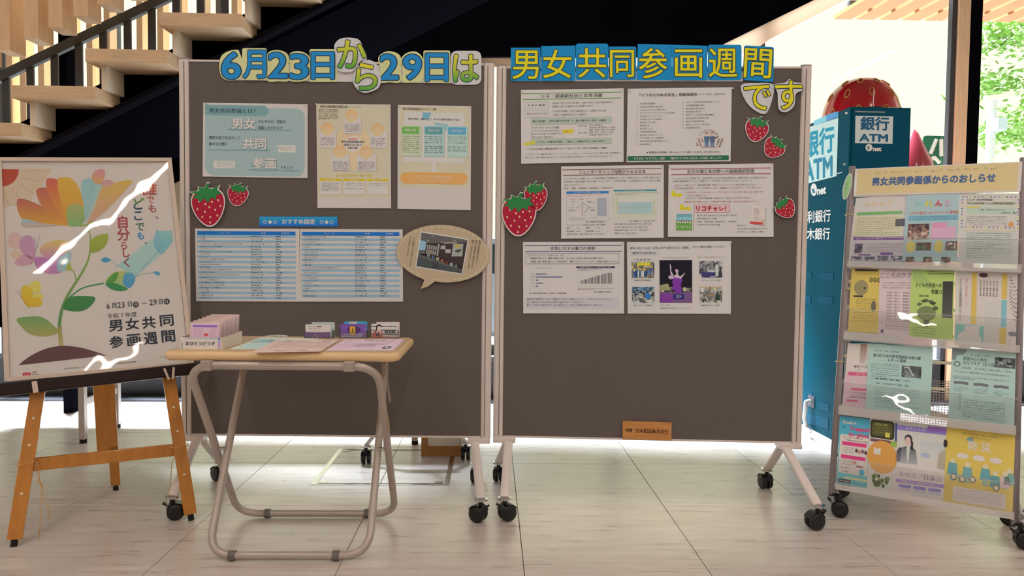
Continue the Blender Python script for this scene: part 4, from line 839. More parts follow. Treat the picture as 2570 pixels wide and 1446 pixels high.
for k in range(22): h = 36 + 92 * min(1, k / 18); s.rect(739 + 16.8 * k, 524 - h, 746 + 16.8 * k, 524, (62, 58, 60), 3)
for k in range(7): s.T('2%03d' % (2 + 3 * k), 736 + 50 * k, 548, 10, (150, 140, 132))
s.rect(700, 580, 1126, 583, (110, 100, 96), 3); s.T('内閣府男女共同参画局調べ　各年度', 700, 592, 10, GREYT); s.T('出典：内閣府男女共同参画局', 892, 620, 14, INK, x1=1094, bold=.02)
s.rect(92, 684, 1184, 816, (186, 170, 162), 2); s.lines(['相談内容は精神的DV（73.7％）身体的DV（30.6％）経済的DV（20.0％）、いわゆる「モラハラ」が多い。'], 104, 706, 36, 21, x1=1096); s.lines(['また、精神的DVと身体的DVなど複数の被害を受けている場合も多い。'], 104, 742, 36, 21, x1=776); s.lines(['暴力は、男性→女性間であるが、命の危険を伴うような暴力の被害者は女性が多い傾向がある。'], 104, 776, 36, 21, x1=1000)
s.done([(76, 58), (1226, 52)])

s = BS('R', 'poster', 'white sheet with five colour photographs around a purple-lit statue photo', 'poster', [(1278, 36), (2496, 24), (2496, 878), (1286, 875)], ZR, paper=WP, group='posters on the right board')
s.T('毎年11月12～25日「女性に対する暴力をなくす運動」', 1318, 102, 28, (78, 66, 74), x1=2010, bold=.01); s.T('ひとりで悩まず相談してください！', 2050, 95, 24, (78, 66, 74), x1=2428, bold=.015)
s.rect(1316, 136, 1660, 190, (184, 172, 170), 2); s.T('鹿沼市での取り組みは', 1346, 162, 26, INK, x1=1622, bold=.01)
s.T('＜街 頭 啓 発＞', 1356, 240, 26, GREYT, x1=1578); s.T('＜パープルライトアップ＞', 1694, 220, 24, GREYT, x1=2006); s.T('＜パープルリボンツリー＞', 2100, 216, 24, GREYT, x1=2420)
s.photo(1334, 262, 1600, 456, [(170, 160, 140), (90, 84, 76), (200, 160, 80), (120, 110, 96), (60, 90, 130), (150, 130, 100)], nx=9, ny=7, seed=4); s.rect(1402, 274, 1556, 308, (206, 186, 40), 6)
for k in range(8): s.rect(1366 + 19 * k, 372, 1383 + 19 * k, 440, [(30, 70, 120), (24, 60, 110), (190, 190, 190)][k % 3 if k != 4 else 2], 6)
s.photo(1336, 560, 1600, 750, [(90, 130, 160), (50, 50, 50), (180, 176, 160), (70, 68, 64), (190, 186, 170)], nx=11, ny=9, seed=8); s.ell(1520, 666, 32, 36, (40, 110, 170), 6)
s.rect(1662, 246, 2044, 748, (20, 18, 28), 3)
s.photo(1666, 560, 2042, 620, [(120, 110, 70), (70, 70, 60), (170, 160, 110), (40, 40, 40)], nx=14, ny=3, seed=2); s.rect(1666, 618, 2042, 746, (110, 70, 110), 4); s.poly([(1666, 650), (1760, 636), (1820, 680), (1820, 744), (1666, 744)], (120, 44, 130), 5); s.poly([(1666, 540), (1760, 520), (1790, 600), (1666, 606)], (150, 140, 90), 5)
s.poly([(1780, 286), (1800, 320), (1800, 380), (1830, 430), (1860, 410), (1850, 380), (1866, 356), (1884, 376), (1876, 410), (1900, 440), (1966, 390), (1914, 466), (1890, 480), (1840, 470), (1790, 410), (1784, 330)], (190, 160, 180), 6)
s.ell(1862, 370, 18, 18, (190, 150, 170), 7); s.ell(1800, 446, 36, 24, (180, 140, 180), 6)
s.poly([(1830, 450), (1890, 460), (1930, 470), (1910, 540), (1920, 600), (1900, 640), (1850, 640), (1840, 600), (1800, 590), (1820, 530), (1806, 500)], (120, 40, 140), 7); s.rect(1820, 644, 1944, 706, (40, 34, 110), 7); s.frame(1858, 656, 1906, 688, 3, (190, 190, 200), 8); s.T('夢の樹', 1866, 672, 16, (200, 200, 210), lay=9)
s.photo(2128, 260, 2396, 452, [(150, 140, 130), (70, 66, 70), (120, 112, 108), (180, 174, 166), (50, 46, 80)], nx=9, ny=7, seed=12); s.rect(2150, 390, 2316, 438, (60, 50, 100), 6); s.rect(2316, 300, 2350, 440, (186, 180, 176), 6); s.poly([(2372, 310), (2394, 440), (2346, 440)], (50, 60, 60), 7)
s.photo(2128, 556, 2396, 746, [(190, 150, 90), (160, 156, 140), (120, 110, 96), (90, 84, 70), (180, 170, 150)], nx=9, ny=7, seed=21); s.ell(2260, 660, 52, 12, (150, 120, 80), 6); s.poly([(2336, 600), (2374, 720), (2302, 720)], (44, 56, 48), 6); s.rect(2140, 572, 2180, 620, (196, 190, 176), 6)
for t, x, y, x1 in (('新鹿沼駅前で啓発物配布', 1362, 482, 1560), ('粟野あきまつりで啓発物配布', 1350, 780, 1580), ('あかりのページツリーを展示', 2150, 485, 2380), ('図書館本館でツリーを展示', 2148, 778, 2366), ('12日～25日', 1668, 776, 1774), ('新鹿沼駅前「夢の樹」をパープルにライトアップ', 1668, 812, 2034)): s.T(t, x, y, 18, GREYT, x1=x1, bold=.01)
s.done([(1302, 68), (2494, 44)])

# wooden donor plaque
WPL = mat('plaque_cedar', (204, 146, 84), .5, noise=.22, scale=9, stretch=(1, 1, 14))
pqz = (1220, 980, 2.8556); pl = [onP(pqz[0] + x / pqz[2], pqz[1] + y / pqz[2], OR + NR * .004, NR) for x, y in ((977, 218), (1327, 227), (1326, 356), (976, 346))]
q = MB().prism(pl[::-1], NR * .009).build('plaque', WPL, origin=sum(pl, V((0, 0, 0))) / 4, bevel=.001); tag(q, 'cedar donor plaque with black writing on lower edge of right board', 'plaque')
s = BS('R', 'lettering', None, None, [(996, 262), (1310, 270), (1310, 318), (996, 310)], pqz, off=.0126, paper=(60, 30, 20)); s.mb = MB()
s.T('寄贈', 1000, 289, 24, (70, 34, 18), x1=1046, bold=.02, res=2); s.T('日本配送株式会社', 1074, 292, 28, (66, 28, 14), x1=1306, bold=.03, res=2)
for i in range(len(s.mb.v)): pass
o = s.mb.build('lettering', PRINT, None, origin=s.orig, ink=True); o.parent = q; o.location = s.orig - q.location

# ------------------------------------------------------------------ FOLDING TABLE and what lies on it
TZ = .70
ft = thing('folding_table', (-.66, 2.57, 0), 'small folding table with beige top and grey tubular cross legs', 'table')
fr, fb = 2.285, 2.835
cl, cr = onZ(432, 884, TZ), onZ(988, 884, TZ); br_, bl_ = onZ(1031, 847, TZ), V((-1.06, 2.83, TZ))
cl = V((-1.035, cr.y, TZ)); bl_ = V((-1.035, br_.y, TZ))
def rcorner(pts, r, n=5):
    out = []; m = len(pts)
    for i in range(m):
        a, b, c = V(pts[i - 1]), V(pts[i]), V(pts[(i + 1) % m]); p1, p2 = b + (a - b).normalized() * r, b + (c - b).normalized() * r
        for k in range(n + 1): t = k / n; out.append(p1 * (1 - t) ** 2 + b * 2 * t * (1 - t) + p2 * t * t)
    return out
cr = V((br_.x, cr.y, TZ))
top = rcorner([cl, cr, br_, bl_], .03)
MB().prism([p - V((0, 0, .012)) for p in top], (0, 0, .012)).build('tabletop', M_TTOP, ft)
ring = rcorner([cl, cr, br_, bl_], .03); ring = [p - V((0, 0, .0165)) for p in ring]; ring.append(ring[0]); ring.append(ring[1])
MB().tube(ring, .0150, 12, caps=False).build('edge_band', M_TEDGE, ft)
cx_ = (cl.x + cr.x) / 2
FZ = .0165
outer = fillet([V((-.955, 2.33, .655)), V((-.955, 2.767, FZ)), V((-.362, 2.767, FZ)), V((-.362, 2.33, .655))], .085, 8)
fo = fillet([V((-.362, 2.6, .262)), V((-.362, 2.325, .652)), V((-.955, 2.325, .652)), V((-.955, 2.6, .262))], .09, 8)
# outer frame: floor bar at the back, top bar under the front edge
yb, yf = 2.767, 2.318; zt = .655
outer = fillet([V((-.66, yb, FZ)), V((-.962, yb, FZ)), V((-.962, yf, zt)), V((-.36, yf, zt)), V((-.36, yb, FZ)), V((-.66, yb, FZ))], .085, 9)
MB().tube(outer, .0132, 14, caps=False).build('outer_leg_frame', M_STEEL, ft)
inner = fillet([V((-.66, 2.372, FZ)), V((-.925, 2.372, FZ)), V((-.925, 2.77, zt)), V((-.397, 2.77, zt)), V((-.397, 2.372, FZ)), V((-.66, 2.372, FZ))], .085, 9)
MB().tube(inner, .0132, 14, caps=False).build('inner_leg_frame', M_STEEL, ft)
for x in (-.9425, -.380): MB().disc((x, 2.55, .325), (1, 0, 0), .006, .03, 12).build('pivot_bolt', M_CHROME, ft)
for x, y in ((-.845, 2.372), (-.505, 2.372), (-.85, 2.767), (-.47, 2.767)): MB().disc((x, y, FZ), (1, 0, 0), .0165, .022, 14).build('foot_sleeve', mat('grey_rubber_sleeve', (112, 108, 108), .7), ft)
for x in (-.90, -.45):
    MB().box((x - .017, yf - .02, .64), (x + .017, yf + .03, .672)).build('clamp', M_STEEL, ft, bevel=.003)
MB().bar((-.345, 2.36, .66), (-.345, 2.49, .51), (1, 0, 0), .004, .014).build('folding_stay', M_STEEL, ft)
MB().obox((-.3475 , 2.475, .432), V((1, 0, 0)), V((0, (2.767 - 2.318), -(.655 - FZ))).normalized(), V((0, .82, .57)), .0006, .035, .009).build('label_sticker', mat('aged_sticker', (205, 180, 150), .6), ft)

def HS(name, label, cat, corners, zoom, z, **kw): return Sheet(name, label, cat, V((0, 0, z)), V((0, 0, 1)), corners, zoom=zoom, off=0, **kw)
ZT = (440, 780, 4.0156)
def flyer(label, corners, z, paper, content):
    s = HS('flyer', label, 'flyer', corners, ZT, z, paper=paper, thick=.001, can=(0, 0, 100, 100), group='flyers on the folding table'); content(s); return s.done()
def c1(s):
    s.rect(6, 18, 60, 50, (150, 176, 160), 1); s.T('こころの相談のご案内', 8, 34, 12, (60, 100, 110), x1=56); s.rect(62, 44, 76, 58, (60, 76, 80), 2); s.rect(8, 60, 90, 92, (170, 196, 170), 1)
flyer('pale green flyer on folding table, partly under the orange one', [(862, 268), (1442, 284), (1300, 390), (540, 390)], TZ + .0006, (196, 196, 150), c1)
def c2(s):
    s.T('女性相談', 16, 12, 9, (150, 70, 50), x1=30, bold=.03); s.rect(10, 26, 90, 27.5, (150, 110, 96), 2); s.T('支援員による', 40, 12, 8, (170, 110, 80), x1=56); s.T('相談受付', 78, 14, 11, (110, 96, 80), x1=90, bold=.02)
    s.lines(['一人で悩まず、まずはお電話ください。秘密は守ります。', '相談日　月曜日から金曜日　午前九時から午後四時', '場所　市役所　男女共同参画係'], 12, 42, 12, 6, (180, 116, 90)); s.T('電話でのご相談', 30, 92, 6, (170, 80, 60))
flyer('orange flyer on folding table, between green and pink flyers', [(1012, 298), (1652, 296), (1466, 412), (768, 424)], TZ + .0024, (222, 166, 140), c2)
def c3(s):
    s.T('あなたは悪く', 36, 14, 13, (110, 80, 76), x1=52, bold=.02); s.T('ありません', 56, 20, 13, (110, 80, 76), x1=74, bold=.02); s.line([(14, 10), (10, 34)], .8, (120, 80, 80)); s.line([(26, 10), (22, 30)], .8, (120, 80, 80)); s.line([(84, 8), (80, 40)], .8, (120, 80, 80))
    s.T('ひとりで抱えず、専門の相談員に話してみませんか', 28, 48, 8, (140, 100, 100), x1=80); s.T('ミニ相談カードを配布中', 30, 66, 8, (120, 80, 80), x1=66); s.ell(86, 78, 7, 11, (70, 64, 58), 2); s.ell(86, 78, 3.4, 7, (190, 170, 160), 3)
flyer('pink flyer on folding table at the right corner', [(1712, 292), (2310, 290), (2196, 402), (1516, 404)], TZ + .0006, (218, 164, 160), c3)
# round card lying flat
cp = onZ(693, 845.5, TZ); mb = MB().disc(cp + V((0, 0, .0015)), (0, 0, 1), .042, .003, 28)
fan = tag(mb.build('round_fan', M_WHITEC, origin=V(cp)), 'round white printed disc lying at the back of the folding table', 'disc')
s = HS('print', None, None, [(0, 0), (1, 0), (1, 1), (0, 1)], (670, 840, 1), TZ + .0032, paper=(90, 80, 76)); s.mb = MB(); s.rayed = True
for k in range(5): s.line([(12 + 7 * k, 3.6), (14 + 7 * k, 6.5)], 1.8, (96, 86, 82), 1)
o = s.mb.build('printed_marks', PRINT, None, origin=s.orig, ink=True); o.parent = fan; o.location = s.orig - fan.location

# give-away box with sachets
B0 = onZ(449, 877, TZ); B1 = onZ(561, 878, TZ); by = onZ(619, 862, TZ).y; bx0, bx1, bf = B0.x, B1.x, (B0.y + B1.y) / 2
hf = (onY(500, 847, bf).z - TZ); hb = onY(619, 831, by).z - TZ
gb = thing('giveaway_box', ((bx0 + bx1) / 2, bf, TZ), 'open white card box reading おひとつどうぞ on the folding table', 'box')
th = .003
MB().box((bx0, bf, TZ + .0005), (bx1, by, TZ + .0035)).build('base', M_WHITEC, gb)
MB().box((bx0, bf, TZ + .0035), (bx1, bf + th, TZ + hf)).build('front_wall', M_WHITEC, gb)
for x in (bx0, bx1 - th):
    MB().hexa([V((x, bf + th, TZ + .0035)), V((x + th, bf + th, TZ + .0035)), V((x + th, by - th, TZ + .0035)), V((x, by - th, TZ + .0035)), V((x, bf + th, TZ + hf)), V((x + th, bf + th, TZ + hf)), V((x + th, by - th, TZ + hb)), V((x, by - th, TZ + hb))]).build('side_wall', M_WHITEC, gb)
MB().box((bx0, by - th, TZ + .0035), (bx1, by, TZ + hb)).build('back_wall', M_WHITEC, gb)
zf = (440, 790, 8.031)
s = Sheet('front_label', None, None, V((0, bf, 0)), V((0, -1, 0)), [(100, 462), (940, 468), (934, 704), (100, 700)], zoom=zf, off=.0008, paper=(206, 190, 168))
s.line([(190, 474), (920, 484)], 9, (110, 140, 160), 1); s.line([(884, 474), (888, 690)], 44, (166, 134, 168), 2); s.line([(134, 560), (134, 690)], 34, (150, 150, 130), 1); s.line([(170, 692), (880, 694)], 12, (204, 170, 120), 1); s.ell(884, 484, 28, 18, (96, 110, 160), 3)
s.T('おひとつどうぞ', 214, 582, 76, (40, 46, 60), x1=802, bold=.05, res=2)
o = s.done(); o.parent = gb; o.location = s.orig - BASE[gb.name]
M_SACH = mat('sachet_film', (234, 214, 210), .25, noise=.12, scale=30, spec=.6)
sx0, sx1 = onY(476, 840, bf + .02).x, onY(552, 840, bf + .02).x; proto = None; n_s = 10
for k in range(n_s):
    y0 = bf + .014 + (by - bf - .03) * k / (n_s - 1); h = .083 + .012 * k / 9 + .002 * (k % 2); tlt = .012
    if proto is None:
        t = thing('sachet', (0, 0, 0), 'foremost pink and purple sachet in the give-away box', 'sachet', 'sachets in the give-away box')
        a, b = sx0, sx1; W = (b - a)
        MB().hexa([V((-W / 2, 0, 0)), V((W / 2, 0, 0)), V((W / 2, .006, 0)), V((-W / 2, .006, 0)), V((-W / 2, tlt, .083)), V((W / 2, tlt, .083)), V((W / 2, .003 + tlt, .083)), V((-W / 2, .003 + tlt, .083))]).build('packet', M_SACH, t)
        s = Sheet('packet_print', None, None, V((0, 0, 0)), V((0, -1, 0)), None, outline=[(0, 0)] * 4) if False else None
        mb = MB()
        def Q(x0, z0, x1, z1, c, e=.0004):
            f = lambda z: tlt * z / .083 - e
            mb.add([V((x0 * W, f(z0 * .083), z0 * .083)), V((x1 * W, f(z0 * .083), z0 * .083)), V((x1 * W, f(z1 * .083), z1 * .083)), V((x0 * W, f(z1 * .083), z1 * .083))], [(0, 1, 2, 3)], A(c))
        Q(-.46, .1, .46, .95, (206, 160, 170)); Q(-.4, .80, .4, .88, (134, 84, 160), .0008); Q(-.02, .46, .1, .56, (200, 70, 60), .0008)
        for i in range(4): Q(-.38, .72 - .09 * i, -.05 - .05 * (i % 2), .735 - .09 * i, (170, 110, 120), .0008); Q(.15, .72 - .09 * i, .38, .735 - .09 * i, (170, 110, 120), .0008)
        mb.build('packet_print', GLOSS, t, ink=True); proto = t; o = t
    else:
        o = dup(proto, None); o['label'] = 'pale sachet standing in a row behind the foremost one in the give-away box' if k < 9 else 'rearmost sachet, closest to the back wall of the give-away box'
    o.location = ((sx0 + sx1) / 2 + .008 * (k / 9) + .002 * (k % 2), y0, TZ + .004); BASE[o.name] = V(o.location)
    o.scale = (1, 1, h / .083)

# three acrylic card holders with cards
M_ACR = clearmat('clear_acrylic', (.95, .95, .95), .03, 1.2, haze=.06)
ZC = (740, 790, 8.567)
def holder(x0, x1, label):
    p0, p1 = onZ(*[740 + x0 / 8.567, 790 + 508 / 8.567], TZ), onZ(*[740 + x1 / 8.567, 790 + 508 / 8.567], TZ)
    y = (p0.y + p1.y) / 2; t = thing('card_holder', ((p0.x + p1.x) / 2, y, TZ), label, 'card holder', 'card holders on the folding table'); a, b = p0.x, p1.x
    MB().box((a, y, TZ), (b, y + .002, TZ + .024)).box((a, y + .002, TZ), (a + .002, y + .034, TZ + .03)).box((b - .002, y + .002, TZ), (b, y + .034, TZ + .03)).build('front_tray', M_ACR, t)
    MB().box((a, y + .002, TZ), (b, y + .034, TZ + .002)).build('tray_floor', M_ACR, t)
    MB().box((a, y + .034, TZ), (b, y + .036, TZ + .045)).build('back_rest', M_ACR, t)
    return y
def upcard(y, corners, label, paper, content, cat='card', grp='cards in the acrylic holders'):
    s = Sheet('info_card', label, cat, V((0, y, 0)), V((0, -1, 0)), corners, zoom=ZC, off=0, thick=.003, paper=paper, group=grp, outline=rr(corners[0][0], corners[0][1], corners[2][0], corners[2][1], 18)); content(s); return s.done()
y = holder(196, 820, 'clear card holder on folding table, leftmost, with purple and white cards')
def k1(s):
    s.T('配偶者からの暴力に', 286, 254, 20, INK, x1=474, bold=.02); s.rrect(484, 238, 576, 268, 10, (104, 50, 60), 2); s.T('DV相談', 494, 253, 18, (220, 200, 190), x1=566, lay=5); s.T('で', 590, 256, 18, INK); s.T('相談してみませんか？', 310, 292, 20, INK, x1=560, bold=.02); s.T('ひとりで悩まないで', 310, 334, 16, GREYT, x1=590)
    s.poly([(212, 366), (330, 372), (500, 380), (690, 372), (766, 362), (766, 500), (212, 500)], (112, 52, 128), 2)
    for k in range(8): s.ell(250 + 66 * k, 430 + 24 * (k % 3), 10, 14, (170, 120, 170), 3, n=8)
    s.T('相談カード', 410, 448, 20, (214, 190, 140), x1=556, lay=5); s.rect(444, 474, 516, 480, (214, 190, 140), 4)
upcard(y + .012, [(232, 208), (778, 208), (772, 500), (232, 500)], 'white card with purple lower half in leftmost holder', (206, 192, 172), k1)
upcard(y + .029, [(364, 160), (858, 160), (858, 486), (364, 486)], 'pale grey-green card standing at back of leftmost holder', (178, 176, 160), lambda s: s.rect(380, 198, 850, 206, (150, 120, 110), 1))
y = holder(940, 1550, 'clear card holder on folding table, middle, with purple ribbon card')
def k2(s):
    s.rect(1186, 250, 1302, 436, (206, 150, 44), 4); s.ell(1270, 330, 148, 96, (84, 40, 96), 2)
    for sg in (-1, 1): s.poly([(1244 - sg * 34, 392), (1244 - sg * 22, 396), (1244 + sg * 16, 320), (1244 + sg * 12, 296), (1244, 290), (1244, 300), (1244 + sg * 4, 320)], (40, 20, 40), 5)
    s.rrect(990, 396, 1470, 500, 8, (118, 96, 170), 2); s.T('相談先は', 1060, 424, 26, (206, 190, 210), x1=1180, bold=.02, lay=6); s.T('#8891', 1316, 424, 44, (224, 214, 220), x1=1464, bold=.03, lay=6); s.rrect(994, 450, 1436, 472, 8, (216, 196, 212), 4); s.ell(1522, 322, 10, 16, (190, 150, 200), 3)
upcard(y + .012, [(984, 196), (1536, 196), (1540, 506), (976, 506)], 'purple card with yellow ribbon emblem in middle holder', (112, 70, 140), k2)
upcard(y + .029, [(1064, 146), (1556, 146), (1556, 490), (1064, 490)], 'bright blue and white card at back of middle holder', (60, 150, 190), lambda s: s.rect(1170, 150, 1340, 200, (190, 200, 204), 1))
y = holder(1612, 2224, 'clear card holder on folding table, rightmost, with red figure card')
def k3(s):
    for yy in (238, 320, 410): s.rect(1650, yy, 2190, yy + 20, (60, 52, 46), 1)
    s.poly([(1640, 498), (1680, 390), (1720, 350), (1880, 350), (1896, 498)], (204, 84, 76), 3); s.ell(1810, 300, 44, 66, (216, 172, 150), 4); s.poly([(1722, 380), (1750, 330), (1746, 250), (1780, 208), (1850, 212), (1866, 250), (1856, 280), (1840, 236), (1780, 246), (1768, 330), (1740, 390)], (50, 24, 34), 5)
    s.ell(1786, 422, 54, 34, (40, 36, 66), 5); s.poly([(1736, 410), (1752, 350), (1768, 350), (1772, 400)], (214, 168, 146), 5); s.poly([(1838, 350), (1826, 400), (1850, 410), (1856, 360)], (214, 168, 146), 5)
    s.T('さんは一人で', 1904, 238, 30, (206, 190, 170), x1=2180, bold=.04, lay=7); s.T('悩まないで', 1900, 290, 40, (206, 190, 170), x1=2150, bold=.04, lay=7); s.T('相談', 1930, 370, 60, (44, 56, 54), x1=2170, bold=.06, lay=6); s.rect(1880, 440, 2064, 468, (226, 190, 170), 5); s.rect(1650, 486, 2200, 500, (206, 96, 90), 6)
upcard(y + .012, [(1646, 194), (2196, 194), (2200, 500), (1640, 500)], 'card with woman in red coat in rightmost holder', (198, 186, 170), k3)
upcard(y + .029, [(1752, 156), (2254, 156), (2254, 486), (1752, 486)], 'pale pink card standing at back of rightmost holder', (206, 172, 156), lambda s: s)

# ------------------------------------------------------------------ EASEL and framed poster
lf0, rf0 = V((-1.628, 2.494, .022)), V((-1.133, 2.741, .022))
du = (rf0 - lf0).normalized(); bk = V((-du.y, du.x, 0)); th_ = math.radians(12); dv = V((0, 0, 1)) * math.cos(th_) + bk * math.sin(th_); nn = du.cross(dv)
if nn.y > 0: nn = -nn
PO = lf0 + nn * .034
pq = [(-8, 397), (430, 398), (487, 917), (12, 959)]; P3 = [onP(x, y, PO, nn) for x, y in pq]
es = thing('easel', (-1.45, 2.75, 0), 'orange-brown wooden easel with dark ledge holding the framed poster', 'easel')
lf, rf = lf0, rf0; lt = onP(95, 985, lf, nn); rt = onP(425, 955, rf, nn)
def extend(a, b, z): k = (z - a.z) / (b.z - a.z); return a + (b - a) * k
LT_, RT_ = extend(lf, lt, 1.2), extend(rf, rt, 1.2)
for a, b in ((lf, LT_), (rf, RT_)):
    o = MB().bar(a, b, du, .045, .022).build('front_leg', M_EASEL, es, bevel=.002)
    d = (b - a).normalized()
    for z in (.17, .33, .42):
        c = extend(a, b, z); MB().disc(c + nn * .0111, nn, .0045, .001, 12).build('peg_hole', mat('peg_hole_see_through', (235, 225, 200), .4), es)  # solid pale discs, coloured as the bright background seen through the holes
    MB().tube([a - d * .022, a + d * .002], .011, 10).build('rubber_foot', M_RUBBER, es)
bfoot = V((-1.592, 3.092, .022)); btop = onY(273, 968, 3.02); bt2 = extend(bfoot, btop, .95)
mid = extend(bfoot, btop, .20)
MB().bar(bfoot, mid, du, .036, .02).build('rear_leg', M_EASEL, es, bevel=.002)
m2 = extend(bfoot, btop, .16); MB().bar(m2 - du * .02, bt2 - du * .012, du, .078, .02).build('rear_leg_upper', M_EASEL, es, bevel=.002)
MB().tube([bfoot - V((0, 0, .022)), bfoot + V((0, 0, .002))], .011, 10).build('rubber_foot', M_RUBBER, es)
MB().bar(extend(lf, LT_, .262) - nn * .016, extend(rf, RT_, .262) - nn * .016, V((0, 0, 1)), .045, .016).build('crossbar', M_EASEL, es, bevel=.002)
a, b = onP(-40, 984, PO, nn), onP(494, 925, PO, nn)
MB().bar(a, b, dv, .044, .046).build('ledge', mat('dark_stained_ledge', (34, 15, 14), .4, noise=.2, scale=6, spec=.3), es, bevel=.004)
M_STR = mat('jute_string', (214, 170, 110), .9, noise=.1, scale=80)
def knot(c, seed):
    r = random.Random(seed); rad = .03
    mb = MB().tube([c + du * (rad * math.cos(t)) + nn * (rad * math.sin(t)) * .8 + V((0, 0, .006 * math.sin(2 * t))) for t in [k * .35 for k in range(19)]], .0016, 6)
    for q in range(2):
        p = c + nn * .022 + du * (.03 if seed == 1 else -.012); pts = [V(p)]
        for k in range(9): p = p + V((r.uniform(-.012, .014) + (.004 if seed == 1 else -.002), r.uniform(-.004, .004), -.022 - .008 * q)); pts.append(V(p))
        mb.tube(pts, .0014, 6)
    mb.build('string', M_STR, es)
knot(extend(lf, LT_, .268) + nn * .004, 1); knot(extend(rf, RT_, .275) + nn * .004, 2)
M_TAPE = mat('white_tie', (214, 200, 186), .6)
for p, w_ in (((86, 957, 90, 986), .016), ((412, 925, 424, 953), .008), ((436, 922, 434, 951), .008)):
    a, b = onP(p[0], p[1], PO + nn * .027, nn), onP(p[2], p[3], PO + nn * .027, nn); MB().bar(a, b, du, w_, .002).build('tie', M_TAPE, es)
fp = thing('framed_poster', tuple(sum(P3, V((0, 0, 0))) / 4), 'white-framed rainbow flower poster leaning on the easel', 'poster')
def lerp4(u, v): return (P3[0] * (1 - u) + P3[1] * u) * (1 - v) + (P3[3] * (1 - u) + P3[2] * u) * v
f = .026
MB().prism([p - nn * .012 for p in [P3[3], P3[2], P3[1], P3[0]]], nn * .012).build('backing', M_WHITEC, fp)
fm = mat('white_frame', (214, 200, 186), .35)
ip = [lerp4(f, f * .7), lerp4(1 - f, f * .7), lerp4(1 - f, 1 - f * .7), lerp4(f, 1 - f * .7)]
for i in range(4):
    j = (i + 1) % 4; MB().hexa([P3[i], P3[j], ip[j], ip[i]] + [p + nn * .012 for p in (P3[i], P3[j], ip[j], ip[i])]).build('frame_side', fm, fp, bevel=.0015)
ZE = (0, 390, 2.4931)
s = Sheet('print', None, None, PO, nn, None, zoom=ZE, off=.0012, thick=.0004, outline=[(-16, 34), (1052, 36), (1180, 1290), (52, 1408)], paper=(212, 190, 172))
GR1, GR2 = (60, 130, 70), (150, 150, 64)
s.poly([(10 + 108 * math.cos(math.radians(a)), 88 + 108 * math.sin(math.radians(a))) for a in range(0, 103, 6)] + [(-12, 86)], (176, 74, 54), 2)
s.poly([(-14, 86), (330, 84), (180, 300), (0, 330)], (204, 170, 132), 1)
for a, b in (((140, 100), (262, 94)), ((140, 138), (246, 168)), ((116, 176), (206, 236)), ((72, 204), (122, 272)), ((20, 212), (58, 320))): s.line([a, b], 2.2, (196, 130, 80))
# flower: overlapping petals with colour running through them
def petal(pts, c1_, c2_, lay): s.poly(blob(pts, 5), c1_, lay, c2_)
petal([(105, 290), (130, 272), (200, 290), (300, 340), (420, 420), (480, 436), (300, 440), (180, 430), (120, 370)], (186, 90, 74), (206, 148, 62), 2)
petal([(226, 230), (262, 202), (320, 220), (380, 300), (470, 430), (380, 420), (270, 330)], (190, 92, 72), (204, 140, 60), 3)
petal([(288, 160), (322, 144), (368, 160), (420, 240), (470, 380), (400, 380), (310, 260)], (196, 92, 76), (206, 144, 66), 4)
petal([(360, 160), (410, 138), (452, 150), (500, 220), (524, 330), (510, 420), (440, 430), (390, 330)], (212, 158, 66), (208, 140, 62), 5)
petal([(420, 330), (480, 300), (520, 330), (528, 400), (500, 440), (430, 436)], (170, 160, 84), (130, 166, 96), 6)
petal([(135, 410), (160, 398), (260, 424), (360, 436), (260, 446), (170, 450), (136, 436)], (150, 176, 172), (196, 150, 130), 6)
petal([(512, 170), (540, 150), (574, 150), (600, 230), (570, 330), (530, 420), (512, 300)], (140, 174, 184), (154, 176, 160), 3)
petal([(560, 190), (620, 170), (650, 200), (620, 300), (560, 410), (546, 300)], (160, 176, 180), (176, 176, 150), 2)
petal([(640, 196), (700, 178), (780, 158), (828, 160), (800, 200), (720, 290), (600, 400), (540, 440), (590, 330)], (212, 160, 76), (198, 140, 118), 4)
petal([(574, 140), (590, 104), (630, 86), (656, 96), (654, 140), (630, 180), (590, 170)], (206, 130, 130), (210, 150, 90), 5)
petal([(630, 180), (660, 156), (700, 160), (706, 184), (660, 200)], (196, 128, 134), (200, 150, 120), 5)
s.line([(500, 440), (550, 436), (580, 410)], 8, (150, 166, 60), 6)
def stem(pts, w0, w1, ca, cb, lay=3):
    P = blob_open(pts, 6); n = len(P)
    for i in range(n - 1):
        (xa, ya), (xb, yb) = P[i], P[i + 1]; l = math.hypot(xb - xa, yb - ya) or 1; nx, ny = -(yb - ya) / l, (xb - xa) / l; wa, wb = (w0 + (w1 - w0) * i / n) / 2, (w0 + (w1 - w0) * (i + 1) / n) / 2
        c = tuple(ca[k] + (cb[k] - ca[k]) * i / n for k in range(3)); s.poly([(xa + nx * wa, ya + ny * wa), (xb + nx * wb, yb + ny * wb), (xb - nx * wb, yb - ny * wb), (xa - nx * wa, ya - ny * wa)], c, lay)
def blob_open(pts, n):
    e = [pts[0]] + pts + [pts[-1]]; out = []
    for i in range(1, len(e) - 2):
        for k in range(n):
            t = k / n; out.append(tuple(.5 * (2 * b + (c - a) * t + (2 * a - 5 * b + 4 * c - d) * t * t + (3 * b - a - 3 * c + d) * t ** 3) for a, b, c, d in zip(e[i - 1], e[i], e[i + 1], e[i + 2])))
    return out + [pts[-1]]
stem([(548, 446), (566, 520), (556, 640), (510, 740), (440, 850), (392, 950), (372, 1060), (378, 1140), (386, 1210)], 6, 28, (150, 160, 60), (70, 130, 74)); stem([(374, 1070), (378, 1140), (386, 1210)], 24, 28, (150, 140, 70), (196, 160, 86), 4)
stem([(432, 700), (462, 730), (476, 780)], 6, 8, (140, 160, 60), (120, 150, 66)); stem([(436, 888), (520, 830), (650, 800)], 8, 8, GR1, GR1)
